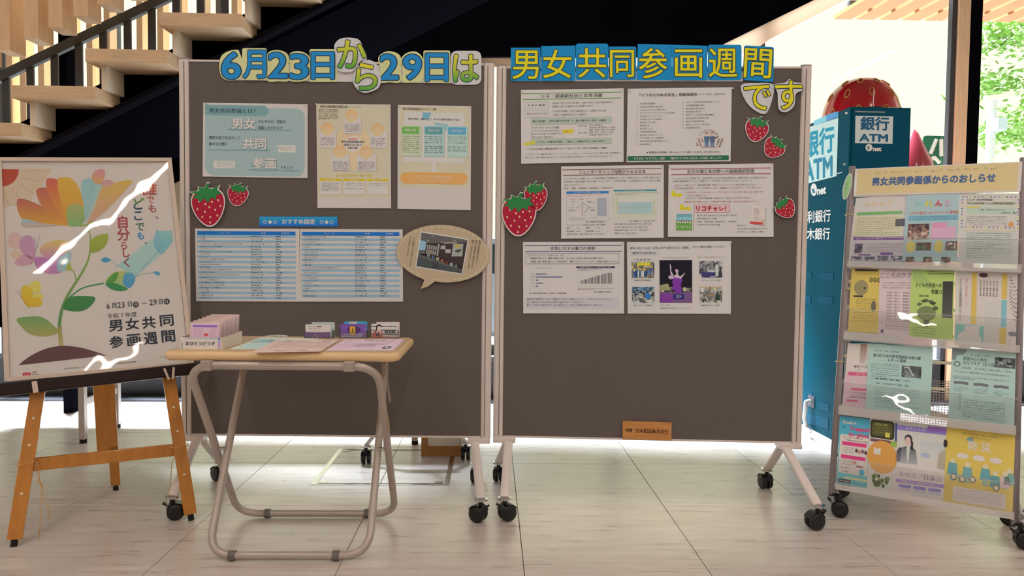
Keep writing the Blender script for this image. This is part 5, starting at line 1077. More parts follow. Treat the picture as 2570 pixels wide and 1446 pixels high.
def leaf(pts, a, b, lay=4): s.poly(blob(pts, 5), a, lay, b)
leaf([(562, 600), (580, 520), (672, 490), (664, 560), (610, 604)], (160, 166, 56), (148, 152, 52)); leaf([(394, 950), (430, 890), (520, 880), (596, 892), (560, 950), (500, 976), (420, 970)], (66, 128, 66), (60, 124, 60))
leaf([(104, 1026), (170, 1010), (260, 1012), (330, 1060), (366, 1110), (280, 1134), (190, 1120), (140, 1080)], (110, 150, 80), (168, 152, 76)); leaf([(660, 800), (700, 740), (770, 726), (830, 740), (846, 780), (800, 832), (740, 830)], (180, 176, 80), (150, 176, 120)); leaf([(780, 740), (830, 740), (846, 780), (810, 830), (770, 800)], (90, 150, 170), (70, 140, 170), 5)
leaf([(660, 800), (720, 800), (800, 836), (750, 850), (690, 834)], (60, 136, 70), (60, 136, 70), 6); leaf([(664, 796), (700, 750), (740, 730), (720, 790)], (90, 150, 60), (90, 150, 60), 6)
petal([(212, 660), (232, 636), (330, 640), (436, 600), (436, 680), (380, 734), (300, 740), (236, 710)], (176, 100, 150), (190, 120, 150), 3); petal([(252, 580), (300, 546), (380, 530), (436, 560), (420, 640), (330, 660), (260, 620)], (208, 168, 80), (190, 120, 160), 4); petal([(360, 660), (400, 620), (440, 600), (438, 680), (400, 724), (360, 720)], (140, 170, 190), (150, 170, 190), 5); petal([(412, 716), (436, 668), (446, 716)], (170, 170, 60), (170, 170, 60), 6)
petal([(48, 520), (80, 484), (130, 500), (150, 560), (110, 590), (60, 570)], (204, 158, 138), (208, 164, 142), 2); petal([(120, 560), (150, 506), (200, 510), (222, 580), (210, 650), (150, 620)], (188, 130, 150), (192, 132, 144), 3); petal([(62, 620), (100, 596), (150, 620), (110, 660)], (208, 168, 140), (208, 168, 140), 2); petal([(92, 670), (150, 620), (206, 640), (196, 680), (130, 692)], (198, 138, 140), (198, 138, 140), 3)
s.line([(196, 680), (232, 580), (216, 506)], 2, (130, 100, 100), 4); s.line([(232, 580), (248, 510)], 2, (130, 100, 100), 4)
petal([(136, 830), (170, 814), (204, 850), (204, 920), (176, 950), (140, 900)], (206, 168, 60), (206, 160, 40), 4); petal([(186, 810), (220, 784), (252, 800), (250, 850), (210, 860)], (216, 186, 90), (216, 186, 90), 3); petal([(204, 880), (250, 860), (272, 890), (240, 906)], (214, 190, 90), (214, 190, 90), 3); petal([(190, 910), (240, 890), (266, 930), (230, 948), (186, 944)], (208, 162, 50), (208, 162, 50), 5); s.line([(98, 846), (190, 956)], 2.4, (170, 120, 70), 5); s.line([(118, 838), (134, 884)], 2, (190, 150, 90), 5)
s.poly([(730, 690), (900, 560), (966, 510), (1030, 560), (1010, 620), (846, 760)], (170, 186, 178), 2, (150, 180, 182)); petal([(968, 500), (984, 466), (1020, 520), (1026, 590), (1006, 620), (960, 560)], (130, 170, 178), (120, 166, 176), 3); s.poly([(996, 476), (1074, 470), (1082, 540), (1020, 616), (1026, 560)], (140, 180, 160), 4, (110, 170, 168)); s.line([(846, 760), (1012, 574)], 2.4, (100, 140, 150), 4)
petal([(634, 650), (660, 638), (694, 654), (664, 670), (640, 664)], (70, 140, 166), (70, 140, 166), 4); s.line([(694, 656), (720, 676), (732, 706)], 3, (130, 166, 176), 4); petal([(958, 732), (986, 726), (1002, 742), (986, 752)], (80, 150, 176), (80, 150, 176), 4); s.line([(846, 760), (900, 740), (960, 734)], 3, (130, 160, 130), 4)
s.poly([(116, 1314)] + [(116 + 552 * k / 16, 1314 - 62 * k / 16 - 92 * math.sin(math.pi * (k / 16) ** .85)) for k in range(1, 16)] + [(668, 1252)], (104, 66, 60), 5)
OR1 = ((200, 90, 60), (180, 70, 66)); GB = ((96, 150, 60), (40, 60, 90))
s.T('誰', 892, 212, 78, OR1, x1=980, bold=.02, res=3)
for ch, x, y, h, c in (('で', 920, 280, 46, (190, 90, 80)), ('も', 930, 334, 52, (170, 70, 66)), ('、', 974, 376, 44, (150, 70, 66)), ('ど', 836, 306, 72, GB), ('こ', 840, 378, 64, (50, 76, 96)), ('で', 850, 448, 54, (80, 110, 80)), ('も', 860, 505, 46, (40, 120, 160)), ('、', 906, 538, 40, (80, 80, 80)), ('自', 740, 420, 72, (180, 64, 70)), ('分', 734, 498, 74, (170, 70, 70)), ('ら', 758, 566, 48, (180, 80, 70)), ('し', 770, 612, 56, (170, 64, 70)), ('く', 776, 672, 56, (150, 60, 60))):
    s.T(ch, x, y, h, c, bold=.02, res=3, ang=-2)
DK = (52, 54, 58)
for t, x, y, h in (('6', 667, 944, 40), ('月', 698, 942, 34), ('23', 734, 938, 44), ('日', 800, 932, 32), ('29', 934, 921, 44), ('日', 994, 917, 32)): s.T(t, x, y, h, DK, bold=.01, ang=-5, res=3)
s.rect(888, 924, 918, 927, DK, 3); s.ell(850, 934, 19, 19, DK, 3); s.ell(1043, 915, 19, 19, DK, 3); s.T('月', 839, 934, 22, (200, 180, 160), lay=6, bold=.02); s.T('日', 1033, 915, 22, (200, 180, 160), lay=6, bold=.02)
s.T('令和７年度', 670, 1008, 30, DK, x1=856, ang=-4, res=2)
for t, xs in (('男女共同', [(676, 1110, 1030), (780, 1100, 1018), (884, 1092, 1008), (996, 1078, 998)]), ('参画週間', [(680, 1214, 1130), (790, 1204, 1118), (896, 1192, 1106), (1006, 1178, 1094)])):
    for ch, (x, yb_, yt_) in zip(t, xs): s.G(ch, x + 4, yt_, x + 90, yb_ - 8, DK, bold=.022, ang=-5, res=3)
s.rrect(142, 1360, 194, 1402, 8, (190, 60, 66), 3)
for k in (-12, 0, 12): s.ell(168 + k, 1386, 5, 18, (206, 120, 118), 4, n=10)
s.lines(['内閣府', '男女共同', '参画局'], 202, 1358, 14, 9, INK, ang=-5); s.T('男女共同参画局ホームページ', 402, 1336, 9, INK, x1=560, ang=-5); s.T('男女共同参画週間', 690, 1306, 9, INK, x1=850, ang=-5); s.T('キャッチフレーズ', 1000, 1264, 9, INK, x1=1080, ang=-5)
o = s.done(); o.parent = fp; o.location = s.orig - BASE[fp.name]
FILM = clearmat('wavy_clear_sheet', (.995, .995, .99), .02, .5, bump=.0014, scale=7)
mb = MB(); q = [p + nn * .0085 for p in ip]; mb.prism([q[3], q[2], q[1], q[0]], nn * .001); mb.build('clear_sheet', FILM, fp)
# ------------------------------------------------------------------ BROCHURE RACK
RW = V((.846, -.532, 0)).normalized(); RO = V((1.364, 2.80, .069)); RV = V((.174, .261, 1.336)).normalized(); RV = (RV - RW * RV.dot(RW)).normalized(); RN = RW.cross(RV)
if RN.y > 0: RN = -RN
rk = thing('brochure_rack', (1.65, 2.72, 0), 'grey tubular brochure rack with clear pockets and yellow header, far right', 'rack')
def rp(x, y, d=0): return onP(x, y, RO + RN * d, RN)
# posts
LTp, LBp = rp(2139, 422), rp(2087, 1245); RTp = rp(2572, 404); RBp = rp(2549, 1335)
RBp = LBp + RW * .6; RTp = LTp + RW * .6
M_RACK = mat('rack_grey_tube', (150, 142, 146), .4, .3, noise=.04, scale=10)
BK = V((.532, .846, 0))
for tp, bp_, fx in ((LTp, LBp, V((1.377, 2.789, 0))), (RTp, RBp, V((1.884, 2.470, 0)))):
    base = fx + V((0, 0, .10)); rear = fx + BK * .25 + V((0, 0, .10))
    MB().tube(fillet([tp, bp_, base + BK * .0], .03, 5) if False else [tp, bp_ + V((0, 0, .0)), base], .0125, 14).build('front_post', M_RACK, rk)
    MB().tube(fillet([base + V((0, 0, .012)), rear + V((0, 0, .012)), tp - RN * .02 + V((0, 0, -.12))], .05, 6), .0105, 12).build('rear_frame', M_RACK, rk)
    MB().oval(tp - V((0, 0, .002)), tp + RV * .006, RW, .027, .027).build('end_cap', mat('grey_plastic_cap', (150, 146, 144), .5), rk)
    for p_, rz in ((fx, -.4), (fx + BK * .25, 2.2)): caster(rk, p_.x, p_.y, rz)
# header board
hc = [rp(2147, 427, .012), rp(2566, 408, .012), rp(2562, 480, .012), rp(2142, 494, .012)]
MB().prism(hc[::-1], RN * -.008).build('header_board', M_WHITEC, rk)
s = Sheet('header_sheet', None, None, RO + RN * .012, RN, [(300, 128), (2548, 30), (2520, 434), (276, 488)], zoom=(2090, 400, 5.354), off=.0005, can=(0, 0, 450, 80), paper=(205, 190, 172), thick=.0005)
s.rect(8, 3, 442, 76, (212, 174, 112), 1)
s.T('男女共同参画係からのおしらせ', 53, 41, 22, (66, 92, 128), x1=386, bold=.04, res=3)
for i in range(7):
    x0 = 52 + 50 * i; pts_ = [(x0 + 46 * t / 8, 9 + 6 * math.sin(math.pi * t / 8)) for t in range(9)]; s.line(pts_, .8, (206, 180, 120), 3)
    for t in range(1, 8): cx, cy = pts_[t]; s.poly([(cx - 2.6, cy), (cx + 2.6, cy), (cx, cy + 5.5)], [(226, 150, 90), (196, 190, 190), (206, 110, 100), (140, 176, 90)][(t + i) % 4], 4)
o = s.done(); o.parent = rk; o.location = s.orig - BASE[rk.name]
# pocket rows: (front pane top, lip top, lip bottom) at the left and right post, photograph heights
M_POCK = clearmat('clear_pocket', (.98, .98, .98), .02, .7, haze=.05, bump=.0012, scale=9); M_LIP = clearmat('frosted_lip', (.9, .9, .9), .3, .6, haze=.5); M_EDGE = clearmat('clear_edge', (.9, .9, .9), .15, 1, haze=.55)
rows = [((2136, 594), (2566, 602), (2128, 655), (2564, 664), (2126, 670), (2563, 685)), ((2124, 775), (2562, 803), (2118, 832), (2560, 867), (2117, 852), (2559, 886)),
        ((2112, 961), (2552, 1002), (2106, 1018), (2550, 1069), (2104, 1040), (2550, 1093)), ((2098, 1150), (2546, 1215), (2094, 1213), (2545, 1286), (2096, 1228), (2545, 1305))]
for tl, tr_, ll, lr, bl2, br2 in rows:
    d = .036
    P_ = [rp(*tl, d), rp(*tr_, d), rp(*lr, d), rp(*ll, d)]
    MB().prism(P_[::-1], RN * .002).build('pocket_pane', M_POCK, rk)
    a, b = rp(*tl, d + .001), rp(*tr_, d + .001); MB().bar(a, b, RN, .004, .0022).build('pane_edge', M_EDGE, rk)
    c = [rp(*ll, d), rp(*lr, d), rp(*br2, d), rp(*bl2, d)]; MB().prism(c[::-1], RN * .004).build('pocket_lip', M_LIP, rk)
    e0, e1 = rp(*bl2, d), rp(*br2, d); MB().hexa([e0, e1, e1 - RN * d, e0 - RN * d] + [p + V((0, 0, .003)) for p in (e0, e1, e1 - RN * d, e0 - RN * d)]).build('pocket_floor', M_LIP, rk)
# back wire panel: slats and mesh
for y in (655, 850, 1035, 1220): 
    a, b = rp(2110, y, -.006), rp(2556, y + 25 * (y - 600) / 400, -.006)
for k in range(12):
    y = 520 + 62 * k; sl = .012 + .145 * (k / 11)
    xl = 2133 - 50 * (k / 11); a = rp(xl, y, -.008); MB().bar(a, a + RW * .59, RV, .012, .003).build('back_slat', mat('ivory_slat', (214, 204, 186), .5), rk)
mb = MB(); a0 = rp(2100, 1040, -.011)
for k in range(64):
    p = a0 + RW * (.59 * k / 63); mb.bar(p - RV * .04, p + RV * .17, RW, .0022, .001)
for k in range(24): p = a0 - RV * .04 + RV * (.21 * k / 23); mb.bar(p, p + RW * .59, RV, .0022, .001)
tag(mb.build('wire_mesh', M_RACK, rk), kind='stuff')
for q in ((2131, 540), (2129, 725), (2107, 908)): p = rp(*q, 0); MB().disc(p, RV, .016, .004, 12).build('cable_tie', mat('pale_yellow_tie', (206, 196, 130), .5), rk)

def leaflet(label, corners, d, paper, content, can=(0, 0, 100, 140), grp='leaflets in the brochure rack'):
    s = Sheet('leaflet', label, 'leaflet', RO, RN, corners, zoom=(0, 0, 1), off=d, can=can, paper=paper, thick=.001, group=grp); content(s); return s.done()
def para(s, x0, y0, x1, n, dy, h=2.2, col=GREYT, seed=1):
    src = '男女共同参画についてのお知らせです相談や講座の申し込みは市民活動広報課までお問い合わせください電話でも受け付けています詳しくはこちらをご覧ください地域の皆さまと一緒に進めましょう'
    r = random.Random(seed)
    for i in range(n):
        k = r.randint(0, len(src) - 30); nc = max(4, int((x1 - x0) / h / 1.05)); s.T((src * 3)[k:k + nc], x0, y0 + dy * i, h, col, x1=x1 if r.random() < .8 else (x0 + (x1 - x0) * .6))
def l1(s):
    for i, ch in enumerate('ふれんど'): s.T(ch, 18 + 15 * i, 15, 11, (216, 170, 120), bold=.06)
    s.rect(6, 33, 92, 40, (120, 166, 90), 1); para(s, 8, 47, 88, 9, 4.6, 2.2, (130, 126, 90)); s.rect(4, 42, 92, 88, (202, 190, 140), 0.5); s.rect(80, 50, 100, 66, (96, 84, 90), 2); s.rect(5, 88, 100, 95, (120, 60, 130), 2); s.T('性別にとらわれない働き方', 10, 91.5, 3.4, (220, 200, 220), x1=60)
    s.rect(4, 98, 100, 140, (196, 172, 176), .5); s.photo(10, 103, 24, 124, [(70, 60, 84), (90, 80, 100)], nx=3, ny=4); para(s, 34, 103, 96, 5, 4.4); s.rect(18, 126, 40, 129, (110, 60, 120), 2); s.rect(58, 122, 80, 127, (110, 60, 130), 2)
    for i in range(4): s.photo(5 + 24 * i, 131 - (2 if i > 1 else 0), 25 + 24 * i, 141, [(80, 70, 84), (110, 100, 110), (150, 140, 140)], nx=5, ny=4, seed=i + 3)
leaflet('pink and yellow newsletter titled ふれんど, top row left of rack', [(2148, 497), (2280, 490), (2268, 656), (2128, 654)], .006, (200, 180, 170), l1)
def l2(s):
    for i, (ch, c) in enumerate(zip('かれんと', ((130, 180, 160), (214, 196, 60), (190, 60, 60), (206, 130, 140)))): s.T(ch, 18 + 19 * i, 23, 13, c, bold=.06, res=2)
    s.T('とちぎの食豆フォトコンテスト入賞作品', 8, 42, 6, (206, 90, 60), x1=99, bold=.02); s.rect(6, 47, 100, 58, (116, 164, 190), 1); para(s, 8, 50, 96, 2, 4.5, 2, (70, 90, 120)); s.photo(7, 64, 47, 96, [(90, 60, 60), (150, 110, 90), (110, 70, 66), (190, 150, 120)], nx=8, ny=7, seed=5); s.rrect(52, 62, 80, 72, 4, (216, 130, 150), 2); s.rrect(50, 70, 96, 96, 3, (214, 150, 170), 1)
    s.ell(14, 110, 9, 12, (220, 180, 90), 2); s.ell(66, 110, 8, 12, (220, 180, 90), 2); s.photo(24, 102, 52, 118, [(120, 60, 50), (90, 96, 60), (70, 70, 50)], nx=6, ny=4, seed=6); s.photo(78, 100, 100, 118, [(90, 60, 50), (200, 180, 150), (110, 80, 60)], nx=5, ny=4, seed=7)
    for i in range(6): s.rrect(6 + 16 * i, 122, 20 + 16 * i, 129, 2, (150, 170, 214), 2); 
    for i in range(3): s.photo(6 + 33 * i, 131, 22 + 33 * i, 141, [(60, 70, 50), (140, 110, 90), (100, 70, 50)], nx=4, ny=3, seed=9 + i); s.rect(24 + 33 * i, 131, 36 + 33 * i, 141, (160, 178, 214), 2)
leaflet('light blue newsletter titled かれんと, top row middle of rack', [(2276, 486), (2408, 480), (2402, 657), (2264, 656)], .010, (158, 172, 186), l2)
def l3(s):
    for k in range(15):
        c = [(120, 130, 150), (170, 120, 140), (206, 180, 90), (110, 120, 110)][k % 4]; s.ell(6 + 6.6 * k, 7, 1.7, 1.7, c, 2, n=8); s.ell(5 + 6.6 * k, 68, 1.7, 1.7, c, 2, n=8)
        if k < 9: s.ell(5, 13 + 6 * k, 1.7, 1.7, c, 2, n=8); s.ell(97, 13 + 6 * k, 1.7, 1.7, c, 2, n=8)
    s.T('ススメ！男女共同参画！', 12, 13, 4, INK, x1=56, bold=.03); s.T('男女共同参画ススメ隊隊員募集開始！', 13, 20, 5.5, (110, 120, 60), x1=92, bold=.04); s.rect(12, 27, 92, 42, (178, 190, 150), 1); s.rect(12, 26, 34, 29, (214, 180, 90), 2); s.T('一緒に活動しませんか', 32, 33, 3, (70, 90, 120), x1=76); s.T('応募方法：電話', 70, 39, 3.2, (60, 80, 120)); para(s, 12, 47, 80, 5, 4.2); s.ell(86, 62, 4.5, 5, (206, 140, 80), 2)
    s.rect(10, 72, 96, 75, (206, 180, 140), 2); s.rect(10, 76, 94, 136, (190, 186, 182), .6)
    para(s, 14, 80, 88, 12, 4.4, 2)
leaflet('white leaflet bordered with small coloured dots, top row right of rack', [(2408, 486), (2562, 486), (2556, 664), (2404, 660)], .006, (200, 186, 174), l3)
def m1(s):
    s.rect(12, 3, 92, 8, (70, 60, 50), 2); s.T('みんなにやさしい', 22, 13, 6, (190, 150, 60), x1=100, bold=.02)
    for i in range(3): s.rrect(64 + 13 * i, 22, 75 + 13 * i, 32, 4, (70, 60, 40), 2); s.T('健康家'[i], 66 + 13 * i, 27, 7, (220, 180, 80), lay=5)
    s.ell(36, 44, 24, 17, (150, 130, 80), 2, n=14); s.ell(48, 45, 3, 3, (60, 50, 40), 3); s.rect(12, 61, 44, 65, (70, 60, 50), 2); para(s, 22, 69, 88, 5, 5, 2.4, (130, 100, 50)); s.ell(80, 84, 8, 12, (110, 96, 80), 2); para(s, 12, 98, 90, 4, 6, 2.4, (150, 110, 50), 3)
leaflet('mustard yellow leaflet with black pills, second row far left of rack', [(2138, 672), (2210, 672), (2206, 836), (2128, 832)], .005, (212, 170, 84), m1)
def m2(s):
    s.T('女性・生活の悩み', 16, 8, 4, GREYT); s.T('こころのケア', 4, 19, 11, (84, 70, 70), x1=99, res=2); para(s, 8, 34, 96, 3, 5, 2.4); 
    for i in range(10): s.T('火曜日（第二）　相談員', 24, 54 + 6 * i, 3, GREYT, x1=92)
    para(s, 20, 112, 96, 4, 5, 2.2); s.line([(8, 112), (14, 130)], .8, (110, 100, 110)); s.ell(12, 134, 5, 4, (90, 80, 100), 2)
leaflet('pink leaflet titled こころのケア, second row of rack', [(2208, 670), (2290, 668), (2286, 846), (2204, 838)], .009, (214, 172, 168), m2)
def m3(s):
    s.T('性暴力を考える', 36, 10, 6, (70, 80, 50), x1=99); s.poly([(0, 0), (10, 0), (60, 44), (40, 44), (6, 30)], (160, 178, 90), 1); s.rect(40, 15, 100, 16.5, (90, 100, 60), 2); s.T('子どもや若者への', 10, 38, 8, (50, 60, 40), x1=72, bold=.03, res=2); s.T('性暴力', 48, 50, 8, (50, 60, 40), x1=72, bold=.03, res=2); s.T('当院の取組', 20, 59, 4, (60, 70, 40), bold=.02)
    s.rect(74, 30, 97, 98, (54, 50, 46), 2, (90, 84, 70))
    r = random.Random(3)
    for k in range(9): a = r.uniform(0, 3.1); cx, cy = 38 + 20 * math.cos(a), 84 - 16 * math.sin(a); s.poly([(cx - 7, cy), (cx, cy - 4), (cx + 8, cy - 2), (cx + 1, cy + 3)], (96, 100, 60), 3)
    s.ell(38, 92, 22, 14, (120, 126, 72), 2); s.poly([(30, 104), (46, 104), (42, 118), (36, 116)], (90, 90, 60), 3); para(s, 8, 120, 60, 4, 5, 2.6, (90, 100, 60)); 
leaflet('lime green leaflet about 子どもや若者への性暴力, second row of rack', [(2288, 668), (2396, 666), (2392, 858), (2282, 846)], .012, (176, 190, 90), m3)
def m4(s):
    s.rect(26, 6, 34, 100, (218, 166, 80), 2); s.rect(72, 6, 80, 52, (218, 166, 80), 2); s.rect(72, 54, 80, 100, (120, 170, 166), 2); s.rect(70, 102, 80, 138, (218, 166, 80), 2); s.VT('パルティとちぎ男女共同参画センターだより', 9, 20, 96, 4.2, (110, 100, 96)); s.VT('講座のご案内を掲載しています', 18, 20, 70, 3.4, (206, 130, 120)); s.rect(2, 102, 46, 140, (120, 172, 150), 2); s.ell(24, 126, 19, 14, (214, 206, 190), 3); s.poly([(16, 104), (40, 102), (38, 122), (18, 124)], (214, 190, 180), 4); s.ell(44, 13, 7, 4, (96, 50, 56), 2); s.rect(48, 58, 68, 100, (196, 184, 176), 2)
    for i in range(6): s.VT('受付中の講座と相談', 40 + 5 * i, 22, 50, 2.6); s.VT('親子で学ぶ講座予定', 85 + 2.4 * i, 12 + 5 * i, 60 + 10 * i, 2.4)
    s.ell(90, 110, 7, 4, (120, 110, 110), 2); s.ell(108 - 14, 62, 4, 5, (190, 170, 170), 2)
leaflet('white folded newsletter with orange vertical bars, second row right of rack', [(2398, 670), (2562, 676), (2558, 886), (2394, 866)], .006, (204, 184, 172), m4)
def n1(s):
    s.rect(56, 2, 84, 44, (150, 116, 90), 1, (190, 160, 140)); s.ell(94, 44, 18, 14, (196, 192, 176), 2); s.T('栃木でした', 34, 51, 5, (80, 64, 60), x1=90, bold=.02); s.T('子育てを', 52, 57, 2.8); s.rect(2, 62, 100, 140, (214, 160, 156), .6); s.rect(14, 64, 100, 71, (200, 80, 106), 2); s.T('育児・働き方', 46, 67.5, 4, (226, 190, 190), x1=92)
    s.ell(36, 84, 9, 5, (190, 180, 150), 2); s.ell(90, 82, 8, 5, (200, 186, 140), 2); s.rect(30, 98, 100, 103, (200, 80, 106), 2); para(s, 26, 108, 92, 3, 5, 3); s.rect(14, 124, 60, 128, (200, 80, 106), 2)
leaflet('pink and white leaflet, third row far left of rack', [(2128, 862), (2186, 862), (2178, 1026), (2114, 1020)], .005, (206, 184, 170), n1)
def n2(s):
    s.T('令和７年　学習・活動報告', 8, 15, 3, (90, 110, 100)); s.T('第９回 日本女性学習財団 未来大賞', 8, 25, 6.5, (62, 74, 72), x1=82, bold=.03, res=2); s.T('レポート募集', 32, 33, 6.5, (62, 74, 72), x1=60, bold=.03, res=2); para(s, 5, 43, 50, 8, 4.4, 2.2, (80, 100, 94)); s.photo(54, 42, 84, 66, [(96, 96, 90), (70, 70, 66), (120, 120, 112)], nx=5, ny=4, seed=2); s.line([(58, 46), (64, 44), (72, 62)], 2, (190, 190, 176), 6)
    s.T('最　優秀賞　１編（副賞　10万円）', 14, 74, 4, (70, 90, 84), x1=68); s.T('対象：2025年度までの活動・実践', 14, 84, 4, (80, 100, 94), x1=66); para(s, 14, 93, 82, 4, 4.6, 2.2, (90, 112, 104)); para(s, 14, 114, 82, 5, 4.6, 2.2, (90, 112, 104), 7)
leaflet('mint green sheet calling for reports 第９回, third row of rack', [(2181, 862), (2342, 872), (2334, 1044), (2172, 1026)], .009, (164, 186, 166), n2)
def n3(s):
    s.poly([(0, 0), (24, 2), (18, 12), (8, 14), (6, 24), (0, 22)], (130, 136, 124), 1); s.T('すこし遅い一歩から', 28, 12, 4, (90, 110, 100), x1=60); s.T('産後の心と体の', 18, 19, 6.5, (80, 96, 88), x1=54, bold=.02, res=2); s.T('セルフケア（全２回）', 18, 27, 6.5, (80, 96, 88), x1=68, bold=.02, res=2); s.photo(66, 12, 96, 30, [(60, 60, 56), (130, 130, 120), (90, 90, 84)], nx=6, ny=4, seed=5)
    s.ell(9, 30, 5, 5, (70, 80, 76), 2); s.ell(9, 30, 3.6, 3.6, (164, 186, 160), 3); s.T('2025年　7/19(木)　8/20(木)　10:00', 16, 36, 4, (84, 100, 92), x1=92); para(s, 4, 44, 88, 2, 9, 2.6, (90, 106, 98)); s.T('お申し込みは下記まで', 4, 56, 3, (80, 96, 90))
    for i in range(3): s.poly([(6 + 30 * i, 62), (17 + 30 * i, 61), (28 + 30 * i, 62), (28 + 30 * i, 67), (17 + 30 * i, 66), (6 + 30 * i, 67)], (112, 106, 104), 2); para(s, 6 + 30 * i, 72, 28 + 30 * i, 3, 3.6, 2, (100, 112, 104), i)
    for i in range(7): s.T('○　日時', 8, 86 + 4.4 * i, 2.6, (90, 104, 96))
    para(s, 22, 94, 84, 8, 4.2, 2.2, (96, 112, 104), 4)
leaflet('mint green sheet with three grey ribbons, third row right of rack', [(2390, 872), (2556, 884), (2548, 1086), (2378, 1062)], .007, (166, 186, 162), n3)
def o1(s):
    s.rect(0, 0, 100, 38, (70, 156, 188), 1); s.T('Realize', 12, 12, 9, (206, 214, 206), x1=56, bold=.05, res=2); s.T('みやぎ', 8, 24, 4, (40, 50, 60), bold=.03); s.T('Trapped', 34, 24, 12, (206, 60, 100), x1=100, bold=.08, res=2); s.T('in you', 34, 37, 12, (206, 60, 100), x1=96, bold=.08, lay=5, res=2); s.rrect(4, 40, 98, 124, 6, (208, 190, 176), 2)
    s.T('A society of violence', 14, 45, 3, INK, x1=80, bold=.02); s.T('Tell us someone close', 24, 51, 3.6, INK, x1=96, bold=.04); s.rect(12, 55, 92, 63, (206, 60, 106), 3); s.rect(10, 84, 90, 92, (206, 60, 106), 3); para(s, 18, 68, 52, 4, 3.6, 2.2, GREYT); para(s, 16, 96, 50, 3, 4, 2.2, GREYT)
    for i in range(4): s.ell(60 + 10 * i, 72 + 2 * (i % 2), 5, 4.5, [(96, 60, 60), (190, 120, 100), (110, 80, 90)][i % 3], 4, n=8)
    s.ell(56, 98, 6, 4, (190, 110, 90), 4); s.rect(60, 104, 84, 107, (140, 60, 90), 4); s.T('Human trafficking', 10, 112, 3.6, INK, x1=38); s.T('in 2025', 14, 120, 4, INK, x1=36, bold=.04); s.ell(80, 117, 9, 7, (60, 150, 190), 4); s.rect(0, 126, 100, 140, (90, 170, 196), 2); s.rect(24, 131, 98, 135, (206, 190, 110), 3); s.rrect(4, 137, 46, 145, 2, (40, 38, 44), 4); s.T('For foreigners', 8, 141, 3.6, (206, 196, 190), x1=42, lay=6, bold=.03); s.T('0570-00-0110', 52, 142, 4, (60, 56, 60), x1=96, bold=.03, lay=6)
leaflet('light blue and pink Realize leaflet, bottom row far left of rack', [(2108, 1044), (2184, 1052), (2177, 1226), (2100, 1212)], .005, (90, 170, 196), o1, can=(0, 0, 100, 148))
def o2(s):
    s.rrect(2, 2, 88, 40, 8, (62, 56, 34), 2); s.rrect(8, 6, 80, 34, 5, (92, 84, 40), 3); s.T('目覚まし時計', 20, 11, 5, (180, 170, 70), x1=64, bold=.04); para(s, 20, 17, 70, 3, 5, 3, (140, 130, 60)); s.rect(56, 26, 72, 36, (200, 180, 70), 4); s.rect(90, 4, 100, 46, (60, 80, 130), 1); s.rect(4, 42, 80, 48, (120, 70, 70), 2); s.rect(76, 42, 100, 54, (150, 170, 60), 3); s.ell(48, 78, 52, 34, (226, 140, 66), 3, n=24); s.rect(18, 60, 42, 74, (222, 206, 180), 4); s.rect(26, 56, 34, 62, (226, 140, 66), 5)
    r = random.Random(8); s.rect(8, 114, 80, 144, (196, 184, 160), 2)
    for k in range(26): s.ell(44 + r.uniform(-26, 26), 126 + r.uniform(-10, 12), 6, 4.5, [(90, 120, 40), (60, 84, 34), (130, 150, 60)][k % 3], 4, n=8)
leaflet('leaflet with orange circle and green grapes, bottom row of rack', [(2184, 1050), (2254, 1058), (2250, 1240), (2176, 1226)], .009, (206, 186, 170), o2, can=(0, 0, 100, 148))
def o3(s):
    s.rect(0, 8, 100, 18, (136, 112, 176), 1); s.rect(62, 4, 100, 14, (140, 90, 160), 2); s.T('４月１０日', 18, 13, 5, (200, 190, 214), x1=56, bold=.02); s.rect(2, 20, 100, 92, (196, 184, 182), .6, (206, 186, 176)); s.rect(48, 34, 98, 74, (180, 174, 182), 1, (200, 190, 188)); s.ell(60, 62, 10, 5, (160, 160, 196), 2)
    s.ell(24, 34, 8, 9, (56, 44, 48), 3); s.ell(23, 38, 6, 8.5, (206, 164, 144), 4); s.poly([(30, 34), (34, 40), (34, 56), (29, 52)], (56, 44, 48), 3); s.poly([(2, 60), (10, 52), (20, 48), (30, 48), (40, 54), (44, 82), (0, 82)], (84, 84, 78), 3, (160, 150, 144)); s.poly([(0, 60), (6, 52), (10, 54), (8, 80), (0, 80)], (54, 50, 52), 4, (120, 110, 108)); s.poly([(20, 48), (28, 48), (25, 80), (22, 80)], (190, 184, 178), 5); s.ell(99, 34, 4, 8, (60, 50, 48), 3); s.poly([(86, 56), (100, 44), (100, 86), (84, 84)], (170, 150, 120), 2)
    s.T('すべて「性暴力', 6, 104, 11, ((176, 150, 180), (110, 90, 110)), x1=94, bold=.02, res=2); s.rect(0, 114, 100, 121, (160, 120, 176), 2); s.T('同意のない性的な行為', 12, 117.5, 4, (210, 190, 214), x1=80)
    for i in range(3): s.rect(6 + 31 * i, 124, 32 + 31 * i, 130, (130, 110, 176), 2); s.T('性暴力相談', 8 + 31 * i, 134, 4, (140, 120, 160), x1=30 + 31 * i)
leaflet('lavender leaflet with person in dark jacket, bottom row of rack', [(2252, 1056), (2376, 1070), (2368, 1256), (2248, 1240)], .013, (204, 184, 184), o3, can=(0, 0, 100, 144))
